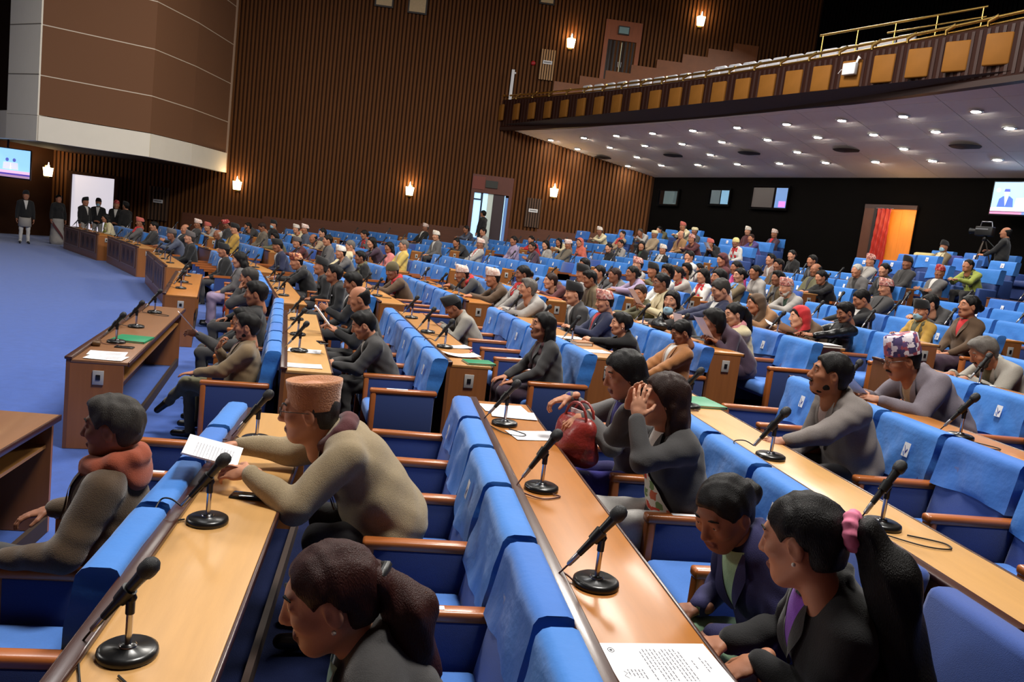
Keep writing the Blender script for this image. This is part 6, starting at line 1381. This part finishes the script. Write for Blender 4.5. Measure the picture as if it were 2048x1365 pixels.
hero('A', 4, (.40, 5.36, 1.125), 5.3, .16, 'M', 'man in tall purple patterned topi and spectacles reading papers on his desk', -8, 18, 0,
     {1: dict(at=(3.62, 5.16, 1.315), d=(.8, -.5, .1), n=(.1, .4, .9), curl=.6), -1: dict(at=(3.66, 5.44, 1.315), d=(.8, .4, .1), n=(.1, -.4, .9), curl=.6)}, 'sit', 'short', 'black', 'purple', T_greyv, 'beige', '-', sk=1, bulk=1.18, extras=[X_glasses, X_stache('black'), X_ring_cuff(1, 'wrist_watch', M_black, .034, .006)])
hero('A', 5, (.42, 6.28, 1.04), 6.28, .16, 'M', 'grey haired bearded man in pale grey jacket writing at his desk', -8, 30, 0,
     {1: dict(at=(5.12, 6.16, 1.425), d=(.8, -.3, -.2), n=(.1, .2, 1), curl=.6), -1: dict(at=(5.14, 6.4, 1.425), d=(.8, .3, -.1), n=(0, 0, 1), curl=.4)}, 'sit', 'thick', 'grey', '-', T_pale, 'olive', '-', sk=1, bulk=1.1, extras=[lambda o, f: child('beard', shared('beard', lambda: beard_mesh('beard')), o, f.H, hairm('salt'))], vox=.013)
# second block
hero('B', 0, (1.36, 7.40, 1.09), 7.40, -.06, 'M', 'man in tweed jacket with crossed legs resting his hand on his chin', 0, 2, 0,
     {1: dict(at=(-.655, 7.29, .665), d=(.9, -.15, -.15), n=(.1, 0, 1), curl=.3), -1: dict(at=(-.50, 7.46, .86), d=(-.25, .1, 1), n=(.9, -.2, .3), curl=.9, pole=(.6, -.3, -.7))}, 'cross', 'thick', 'black', '-', T_tweed, 'maroon', '-', sk=0, bulk=1.15, trous='olive', extras=[X_stubble('black')], vox=.012)
hero('B', 0, (1.30, 8.02, 1.06), 8.02, -.06, 'M', 'dark haired man in checked scarf half hidden, holding out a white sheet', 0, 6, 0,
     {1: dict(at=(-.72, 7.92, .90), d=(.9, -.1, .15), n=(0, .7, .7), curl=.7), -1: lap(-1)}, 'sit', 'thick', 'black', '-', 'dgrey', 'white', 'wrap:check', sk=1, vox=.014, trous='olive')
hero('B', 1, (.71, 7.50, 1.055), 7.50, .0, 'M', 'young man in charcoal suit and white collar looking down at his phone', 2, 22, 0,
     {1: dict(at=(.52, 7.42, .80), d=(.8, -.4, -.1), n=(.1, .5, .8), curl=.7), -1: dict(at=(.52, 7.58, .80), d=(.8, .3, -.1), n=(.1, -.4, .8), curl=.7)}, 'sit', 'thick', 'black', '-', 'dgrey', 'white', '-', sk=2, extras=[X_stubble('black')] if False else [], vox=.012)
hero('B', 2, (.93, 7.03, 1.12), 7.03, -.05, 'F', 'woman with long dark hair in charcoal and maroon jacket behind open papers', 2, -6, 0,
     {1: dict(at=(2.12, 6.90, .86), d=(.9, -.3, -.3), n=(.1, 0, 1), curl=.3), -1: dict(at=(2.10, 7.12, .86), d=(.9, .1, -.2), n=(.1, 0, 1), curl=.3)}, None, 'long', 'black', '-', 'dgrey', 'wine', 'drape:wine', sk=0, vox=.012)
hero('B', 2, (.60, 9.50, 1.0), 9.55, .10, 'M', 'man in black topi and pale grey jacket bending over his desk', 0, 34, 0,
     POSE['desk'], 'sit', 'short', 'black', 'black', T_pale, 'black', '-', sk=1, vox=.014)
hero('B', 3, (.97, 7.06, 1.05), 7.06, .0, 'M', 'man in tan corduroy jacket looking down with arms folded before him', 2, 26, 0,
     {1: dict(at=(3.38, 6.98, .93), d=(.7, -.6, -.1), n=(.1, .1, 1), curl=.4), -1: dict(at=(3.36, 7.14, .92), d=(.7, .5, -.1), n=(.1, 0, 1), curl=.4)}, 'sit', 'short', 'black', '-', T_cord, 'white', '-', sk=1, bulk=1.12, vox=.012)
hero('B', 3, (.66, 7.84, 1.0), 7.88, .06, 'F', 'woman in black sweater with hair swept up, leaning on her desk', -4, 2, 0,
     {1: dict(at=(3.24, 7.95, 1.165), d=(.5, -.9, .2), n=(.2, .3, .9), curl=.6), -1: dict(at=(3.30, 8.05, 1.15), d=(.6, .3, .1), n=(0, 0, 1), curl=.4)}, None, 'updo', 'black', '-', 'black', 'black', '-', sk=4, extras=[X_earring], vox=.012)
hero('B', 3, (1.0, 9.15, 1.12), 9.16, -.03, 'M', 'man in pink topi, navy jacket and red shirt holding paper', 0, 10, 0,
     POSE['paper'], 'sit', 'short', 'black', 'pink', 'navy', 'red', '-', 'pin', sk=2, vox=.014)
hero('B', 4, (.79, 8.04, 1.085), 8.05, -.02, 'F', 'woman in white jacket and rose scarf with black ponytail', 0, 12, 0,
     {1: dict(at=(4.55, 7.98, 1.36), d=(.5, -.2, .8), n=(.5, .8, .1), curl=.5), -1: lap(-1)}, None, 'pony', 'black', '-', 'cream', 'rosep', 'wrap:rosep', sk=4, vox=.012)
hero('B', 5, (1.06, 8.22, 1.10), 8.23, -.03, 'M', 'young man in black leather jacket holding up sheets of paper', 0, 20, 0,
     {1: dict(at=(6.02, 8.16, 1.40), d=(.8, -.5, .1), n=(.1, .4, .9), curl=.6), -1: dict(at=(6.06, 8.36, 1.40), d=(.8, .3, .1), n=(.1, -.4, .9), curl=.6)}, 'sit', 'thick', 'black', '-', T_leather, 'black', '-', 'pin', sk=1, vox=.012)
hero('B', 6, (.92, 8.38, 1.09), 8.40, -.02, 'M', 'man in black cap, blue face mask and mustard jacket', 10, 14, 0,
     POSE['paper'], 'sit', 'short', 'black', 'black', 'mustard', 'olive', 'drape:olive', 'mask', sk=2, vox=.013)
# people standing in the dark at the far left and others on their feet
def stander(loc, rz, label, sex='M', cap='black', jacket='black', shirt='white', trous='white', legs='stand', armsd=None, hip=.90, yaw=0, pitch=0, extra='-', sk=0, skirt=False, hair='short'):
    A = armsd or {s: dict(w=(.06, s * .25, hip - .12), d=(.25, 0, -1), n=(0, s, .05), curl=.4) for s in (1, -1)}
    fig = figure(('stand', sex, legs, round(hip, 2), yaw, pitch, str(armsd)), sex=sex, hip=(0, 0, hip), lean=0, head=(yaw, pitch, 0), arms=A, legs=legs, vox=.02, hdvox=.012, hvox=.01)
    o = link('person', fig.body, None, loc, rz); tag(o, label, 'person')
    dress(o, fig, False, sex, hair, 'black', cap, jacket, shirt, '-', extra, skn=sk, trous=trous)
    if sex == 'F': o.material_slots[TR].material = C_(trous)
    return o
def standing_ik(): return {1: dict(w=(.12, .05, .95), d=(.5, -.8, -.2), n=(.6, 0, .8), curl=.4), -1: dict(w=(.13, -.05, .93), d=(.5, .8, -.2), n=(.6, 0, .8), curl=.4)}
s1 = stander(Vector((-16.42, 26.3, 0)), -.9, 'man in dark jacket, long pale shirt and white trousers standing at the far left')
child('shirt_tail', MB().lathe([(.16, .0), (.19, .02), (.185, .2), (.17, .3)], 18).mesh('shirt_tail', None), s1, trans(0, 0, .55), C_('lgrey'))
s2 = stander(Vector((-16.1, 27.6, 0)), -.7, 'woman in dark jacket and pale sari with red border standing at the far left', 'F', '-', 'black', 'black', 'lgrey', 'skirt', hair='bun')
child('red_sash', MB().add([(.215 * math.cos(a) + .004, .245 * math.sin(a), .78 - .5 * (i / 12)) for i, a in enumerate([-.9 + 1.5 * t / 12 for t in range(13)])] + [(.235 * math.cos(a) + .004, .262 * math.sin(a), .66 - .5 * (i / 12)) for i, a in enumerate([-.9 + 1.5 * t / 12 for t in range(13)])], [(i, i + 1, 14 + i, 13 + i) for i in range(12)]).mesh('red_sash', None), s2, None, C_('maroon'))
for i, (x, y, lab, rz, ex) in enumerate([(-15.35, 27.9, 'dark suited man in black cap standing at the left edge of the bright doorway', -.3, '-'), (-15.3, 28.7, 'man in dark suit, black cap and white face mask before the bright doorway', -1.2, 'mask'), (-14.75, 28.9, 'man in dark suit and reddish cap standing in the middle of the bright doorway', -1.3, '-'), (-14.25, 28.6, 'man in black cap standing in profile at the right edge of the bright doorway', 2.8, '-')]):
    stander(Vector((x, y, 0)), rz, lab, 'M', 'red' if i == 2 else 'black', 'black', 'white', 'lgrey', 'stand', standing_ik() if i in (1, 2) else None, extra=ex)
stander(Vector((-1.72, 31.75, 1.34)), 2.6, 'dark silhouette of a man standing in the bluish doorway', 'M', '-', 'black', 'black', 'black')
cmn = stander(BA(20.3, -10.35, 2.12), BRZ + math.pi + .3, 'cameraman in dark jacket standing behind the video camera', 'M', '-', 'black', 'dgrey', 'black', 'stand', {1: dict(w=(.36, .12, .98), d=(.9, 0, .1), n=(0, .5, .8), curl=.6), -1: dict(w=(.30, -.12, 1.1), d=(.9, 0, .1), n=(0, -.5, .8), curl=.6)}, hair='fringe')

# ---------------------------------------------------------------- papers, folders, bags and the like
def on_desk(b, k, n, d, z=0.0): return at(b, BL[b]['n'][k] + n, d, TIER[k] + .7505 + z)
def sheet(b, k, n, d, rz, label, w=.21, h=.297, bend=.004, n_=6, z=0.0015, group=None):
    key = ('sheet', w, h, bend); me = shared(key, lambda: paper_mesh(w, h, bend, True, n_))
    o = link('paper_sheet', me, None); o.matrix_basis = Matrix.Translation(on_desk(b, k, n, d, z)) @ Matrix.Rotation(face_rz(b) + rz, 4, 'Z')
    tag(o, label, 'paper', group); return o
def printed_page():
    """the letter lying nearest the camera: lines of text, a signature and a round stamp"""
    mb = MB(); w, h = .21, .297
    mb.box(-w / 2, w / 2, -h / 2, h / 2, 0, .0012, 0); rnd = random.Random(3)
    def bar(x0, x1, y, t=.0014):
        x = x0
        while x < x1:
            l = rnd.uniform(.006, .018); mb.box(x, min(x + l, x1), y - t, y + t, .0012, .0014, 1); x += l + .004
    bar(-.02, .02, .115); bar(-.035, .035, .104); bar(-.02, .02, .078)
    for i in range(11): bar(-.075 + (.012 if i % 5 == 0 else 0), .075 - (.05 if i % 5 == 4 else 0), .058 - i * .0105)
    for i in range(5): bar(.022, .068 - i * .004, -.072 - i * .0095)
    mb.tube([(.03, -.122, .0016), (.04, -.116, .0016), (.05, -.126, .0016), (.062, -.118, .0016)], .0007, 4, 1)
    mb.tube([(-.07 + .011 * math.cos(i * .5), -.122 + .008 * math.sin(i * .5), .0015) for i in range(14)], .0009, 4, 2); mb.lathe([(.004, .0012), (.004, .0016)], 8, 2, (-.07, -.122, 0))
    return mb.mesh('printed_letter', [M_paper, mat('page_ink', (96, 96, 104), .8), mat('stamp_ink', (40, 40, 48), .8)])
o = link('printed_letter', printed_page(), None); o.matrix_basis = Matrix.Translation(on_desk('A', 2, .225, 2.03, .0012)) @ Matrix.Rotation(face_rz('A') + math.radians(93), 4, 'Z'); o.scale = (1.12, 1.15, 1)
tag(o, 'printed white letter with signature lying on the nearest honey brown desk', 'paper')
sheet('A', 2, .21, 5.22, .10, 'upper white printed sheet at the far end of the honey brown desk', .30, .22)
sheet('A', 2, .25, 5.05, -.06, 'lower white printed sheet overlapping at the far end of the honey brown desk', .297, .21, z=.004)
sheet('A', 2, .30, 4.55, .22, 'single white sheet between two microphones on the honey brown desk', .30, .21)
sheet('B', 0, .24, 7.44, .05, 'white folded sheet, farther of two on the brown front desk', .297, .21)
sheet('B', 0, .27, 7.24, -.12, 'white sheet, nearer of two on the brown front desk', .30, .21, z=.004)
sheet('B', 1, .20, 7.57, -.08, 'white sheet beside the microphone on the pale second desk', .297, .21)
sheet('B', 1, .18, 6.82, .03, 'white sheet at the near end of the pale second desk', .297, .19)
sheet('B', 2, .27, 7.72, .18, 'white sheet, rear of two under the microphone beside a green folder', .30, .21, bend=.02)
sheet('B', 2, .22, 7.18, .08, 'white curled sheet in front beside a green folder', .32, .24, bend=.03, z=.006)
sheet('B', 3, .19, 7.32, .12, 'white papers at the near end of the desk of the woman in black', .297, .21)
sheet('B', 3, .26, 8.24, .1, 'white sheet under the arm of the woman in black', .297, .21)
sheet('A', 5, .34, 6.5, .3, 'white paper, left of two before the bearded man writing', .24, .2)
sheet('A', 5, .22, 6.1, -.1, 'white paper, right of two before the bearded man writing', .28, .21, z=.004)
# papers held in hands
def held(b, k, n, d, z, tilt, yaw, label, w=.21, h=.297, bend=.03, roll=0):
    o = link('paper_sheet', shared(('held', w, h, bend), lambda: paper_mesh(w, h, bend)), None)
    o.matrix_basis = Matrix.Translation(at(b, n, d, z)) @ Matrix.Rotation(face_rz(b) + yaw, 4, 'Z') @ Matrix.Rotation(math.radians(roll), 4, 'X') @ Matrix.Rotation(math.radians(tilt), 4, 'Y') @ Matrix.Rotation(math.radians(90), 4, 'Z'); tag(o, label, 'paper'); return o
held('A', 1, -.70, 3.72, .99, -18, .1, 'curved white paper held by the man in the tan wool topi', .30, .25, .07)
held('A', 4, 3.46, 5.36, 1.385, -40, 0, 'pale paper held by the man in the purple topi', .26, .2, .04)
held('B', 5, 5.86, 8.42, 1.44, -25, .1, 'bright curved papers held up by the man in the leather jacket', .34, .26, .10)
held('B', 4, 4.50, 8.42, 1.34, -72, -.1, 'large pale grey sheet held upright before the woman in the white jacket', .28, .36, .03)
held('B', 0, -.80, 7.92, .99, -48, .25, 'white sheet held up behind the man with crossed legs', .14, .30, .01)
M_green = mat('green_folder', (20, 128, 84), .45, .1, 8); M_pages = mat('folder_pages', (224, 218, 206), .8)
def folder(b, k, n, d, rz, label, w=.31, h=.24, m=None, t=.018):
    e = empty('document_folder', on_desk(b, k, n, d, .0005), face_rz(b) + rz); tag(e, label, 'folder')
    link('back_cover', MB().rbox(-w / 2, w / 2, -h / 2, h / 2, 0, .003, .001).mesh('folder_back', [m or M_green]), e)
    link('pages', MB().box(-w / 2 + .006, w / 2 - .004, -h / 2 + .005, h / 2 - .005, .003, t - .003).mesh('folder_pages', [M_pages]), e)
    link('front_cover', MB().rbox(-w / 2, w / 2, -h / 2, h / 2, t - .003, t, .001).mesh('folder_front', [m or M_green]), e)
    link('spine', MB().rbox(-w / 2 - .003, -w / 2 + .001, -h / 2, h / 2, 0, t, .001).mesh('folder_spine', [m or M_green]), e)
folder('B', 0, .30, 8.24, -.12, 'green folder lying on the brown front desk by a microphone', .30, .34)
folder('B', 2, .31, 6.84, .1, 'green folder at the near end of the desk before the long haired woman', .26, .2)
folder('A', 3, .30, 5.38, .1, 'green folder at the far end of the pale desk behind a microphone', .26, .34)
folder('C', 4, .25, 11.68, 0, 'orange folder at the near end of a desk in the third block', .26, .3, mat('orange_folder', (216, 92, 30), .5))
folder('B', 5, .18, 7.36, .05, 'white covered book at the near end of the desk of the man in leather', .28, .2, mat('white_book', (226, 222, 214), .6), .03)
folder('B', 3, .2, 7.72, .2, 'tan box file beside the woman in black', .2, .14, mat('tan_box', (160, 110, 70), .6), .04)
def phone(p, rz, label):
    e = empty('mobile_phone', p, rz); tag(e, label, 'phone')
    link('body', MB().rbox(-.04, .04, -.08, .08, 0, .010, .006).mesh('phone_body', [M_black]), e); link('screen', MB().rbox(-.036, .036, -.074, .074, .0098, .0108, .0004).mesh('phone_screen', [M_glass]), e)
phone(on_desk('A', 1, .26, 3.55), face_rz('A') + 1.45, 'black mobile phone lying under the arm of the man in the tan topi')
phone(on_desk('B', 0, .31, 7.79), face_rz('B') + 1.5, 'black mobile phone behind the papers on the brown front desk')
phone(at('B', .40, 7.5, .128 + .85), face_rz('B') + .2, 'mobile phone held by the young man in the charcoal suit')
o = link('key_pouch', MB().rbox(-.035, .035, -.03, .03, 0, .045, .015).tube([(0, 0, .045), (.02, .02, .06), (.04, 0, .045)], .004, 6).mesh('key_pouch', [mat('brown_pouch', (92, 62, 30), .5)]), None, on_desk('B', 0, .08, 7.78), .4); tag(o, 'small brown pouch near the front edge of the brown front desk', 'pouch')
o = link('red_pen', MB().tube([(-.07, 0, .006), (.06, 0, .006), (.075, 0, .006)], [.005, .005, .001], 8).mesh('red_pen', [mat('pen_red', (200, 30, 70), .4)]), None, on_desk('B', 2, .39, 7.5), face_rz('B') + 1.2); tag(o, 'red pen beside the white papers on the third row desk', 'pen')
# red handbag
hb = empty('red_handbag', at('A', 1.19, 4.36, .256 + .66), face_rz('A') + .5); tag(hb, 'soft red leather handbag open on the knees of the long haired woman', 'handbag')
M_bag = mat('red_leather', (140, 40, 34), .4, .15, 20, .3, 60, coat=.1)
def bagpost(D, L, X, Y, Z): return D + .006 * np.sin(34 * X + 16 * Z) + .005 * np.sin(42 * Y - 18 * Z)
link('body', sdf_child('handbag_body', [Ell((0, 0, .12), (.10, .15, .14), 0, .03), Cone((0, -.10, .22), (0, .10, .22), .05, .045, 0, .05), Ell((0, 0, .05), (.10, .15, .06), 0, .03)], .012, bagpost), hb).material_slots[0].link = 'OBJECT'
hb.children[0].material_slots[0].material = M_bag
for s in (-1, 1): link('strap', MB().tube([(s * .03, .09 * math.cos(t) , .25 + .11 * math.sin(t)) for t in [math.pi * i / 10 for i in range(11)]], .008, 6).mesh('handbag_strap', [M_bag]), hb)
link('buckle', MB().tube([(.06, .05 + .02 * math.cos(t), .22 + .02 * math.sin(t)) for t in [2 * math.pi * i / 12 for i in range(13)]], .003, 6, 0, False).mesh('handbag_buckle', [T_gold]), hb)
link('paper_inside', MB().box(-.005, .0, -.08, .02, .16, .31).mesh('paper_inside', [M_paper]), hb)
hb2 = empty('dark_handbag', on_desk('B', 4, .22, 8.72, 0), face_rz('B')); tag(hb2, 'black crumpled bag on the desk before the woman in the white jacket', 'bag')
link('body', sdf_child('dark_bag_body', [Ell((0, 0, .06), (.09, .14, .07), 0, .03), Cone((0, -.07, .1), (0, .05, .13), .04, .03, 0, .04)], .012, bagpost), hb2).material_slots[0].link = 'OBJECT'; hb2.children[0].material_slots[0].material = M_black
link('handle', MB().tube([(0, -.07 + .14 * i / 8, .13 + .09 * math.sin(math.pi * i / 8)) for i in range(9)], .006, 6).mesh('dark_bag_handle', [M_black]), hb2)
rb = empty('red_bag', at('C', .30, 13.6, .3), face_rz('C')); tag(rb, 'red cloth bag under the desk beside the woman in the third block front row', 'bag')
link('body', sdf_child('red_bag_body', [Ell((0, 0, .14), (.12, .16, .15), 0, .04)], .015, bagpost), rb).material_slots[0].link = 'OBJECT'; rb.children[0].material_slots[0].material = mat('bright_red_cloth', (186, 36, 34), .7)
link('handle', MB().tube([(0, -.08 + .16 * i / 8, .27 + .1 * math.sin(math.pi * i / 8)) for i in range(9)], .008, 6).mesh('red_bag_handle', [_M['bright_red_cloth']]), rb)
# video camera on its tripod
vc = empty('video_camera', BA(20.2, -10.78, 2.12), BRZ); vc.scale = (.8, .8, 1.0); tag(vc, 'black video camera on a tripod at the right end of the back wall', 'camera')
link('body', MB().rbox(-.30, .22, -.10, .10, 1.45, 1.68, .02).mesh('camera_body', [M_black]), vc); link('lens', MB().tube([(-.30, 0, 1.56), (-.46, 0, 1.56), (-.5, 0, 1.56)], [.06, .065, .075], 14).mesh('camera_lens', [M_black]), vc)
link('top_handle', MB().tube([(-.2, 0, 1.68), (-.18, 0, 1.80), (.12, 0, 1.80), (.16, 0, 1.68)], .016, 8).mesh('camera_handle', [M_steel]), vc); link('side_rail', MB().box(-.28, .1, -.115, -.10, 1.60, 1.63).mesh('camera_rail', [M_steel]), vc)
link('tripod_head', MB().lathe([(.07, 0), (.06, .08), (.04, .12)], 12).mesh('tripod_head', [M_black]), vc, (0, 0, 1.33))
for a in (2.7, 4.6, .5): link('leg', MB().tube([(.03 * math.cos(a), .03 * math.sin(a), 1.34), (.62 * math.cos(a), .42 * math.sin(a), .0)], [.022, .014], 8).mesh('tripod_leg', [mat('tripod_metal', (74, 66, 60), .4, metal=.6)]), vc)
link('pan_bar', MB().tube([(.05, 0, 1.38), (.34, -.05, 1.2)], .012, 6).mesh('pan_bar', [M_black]), vc)
# masked man in an armchair at the back, empty beige armchair beside him
def armchair(a, n, m, label, z):
    e = empty('loose_armchair', BA(n, a, z), BRZ - math.pi / 2 - .2); tag(e, label, 'armchair')
    for nm, me in (('backrest', me_loose_back), ('seat', me_loose_seat)):
        o = link(nm, me, e)
        o.material_slots[0].link = 'OBJECT'; o.material_slots[0].material = m
    for s in (-1, 1):
        o = link('arm', me_loose_arm, e, (0, .31 * s, 0)); o.material_slots[0].link = 'OBJECT'; o.material_slots[0].material = m
armchair(-12.55, 20.2, mat('beige_upholstery', (196, 178, 120), .8), 'empty beige armchair beside the masked man at the back', 2.02)
armchair(-11.9, 20.4, mat('violet_blue_upholstery', (66, 70, 140), .8), 'violet blue armchair under the masked man at the back', 2.02)
fig = figure(('mask_man',), sex='M', lean=-5, head=(10, 0, 0), arms=POSE['lap'], vox=.02, hdvox=.012, hvox=.01)
o = link('person', fig.body, None, BA(20.36, -11.92, 2.04), BRZ - math.pi / 2 - .2); tag(o, 'man in dark cap, face mask, brown jacket and cream scarf seated near the tripod', 'person')
dress(o, fig, False, 'M', 'short', 'black', 'black', 'khaki', 'cream', 'drape:cream', 'mask', skn=1, trous='navy')
# white name stickers on a few armrests
for b, k, j in (('A', 0, 5), ('A', 1, 2), ('B', 1, 0), ('B', 2, 1), ('A', 2, 3), ('B', 2, 2)):
    for c in SEATS.get((b, k, j), ()):
        if c.name.startswith('armrest'): link('white_sticker', MB().box(-.05, .13, -.014, .014, .6452, .6464).mesh('arm_sticker', [M_tag]), c); break
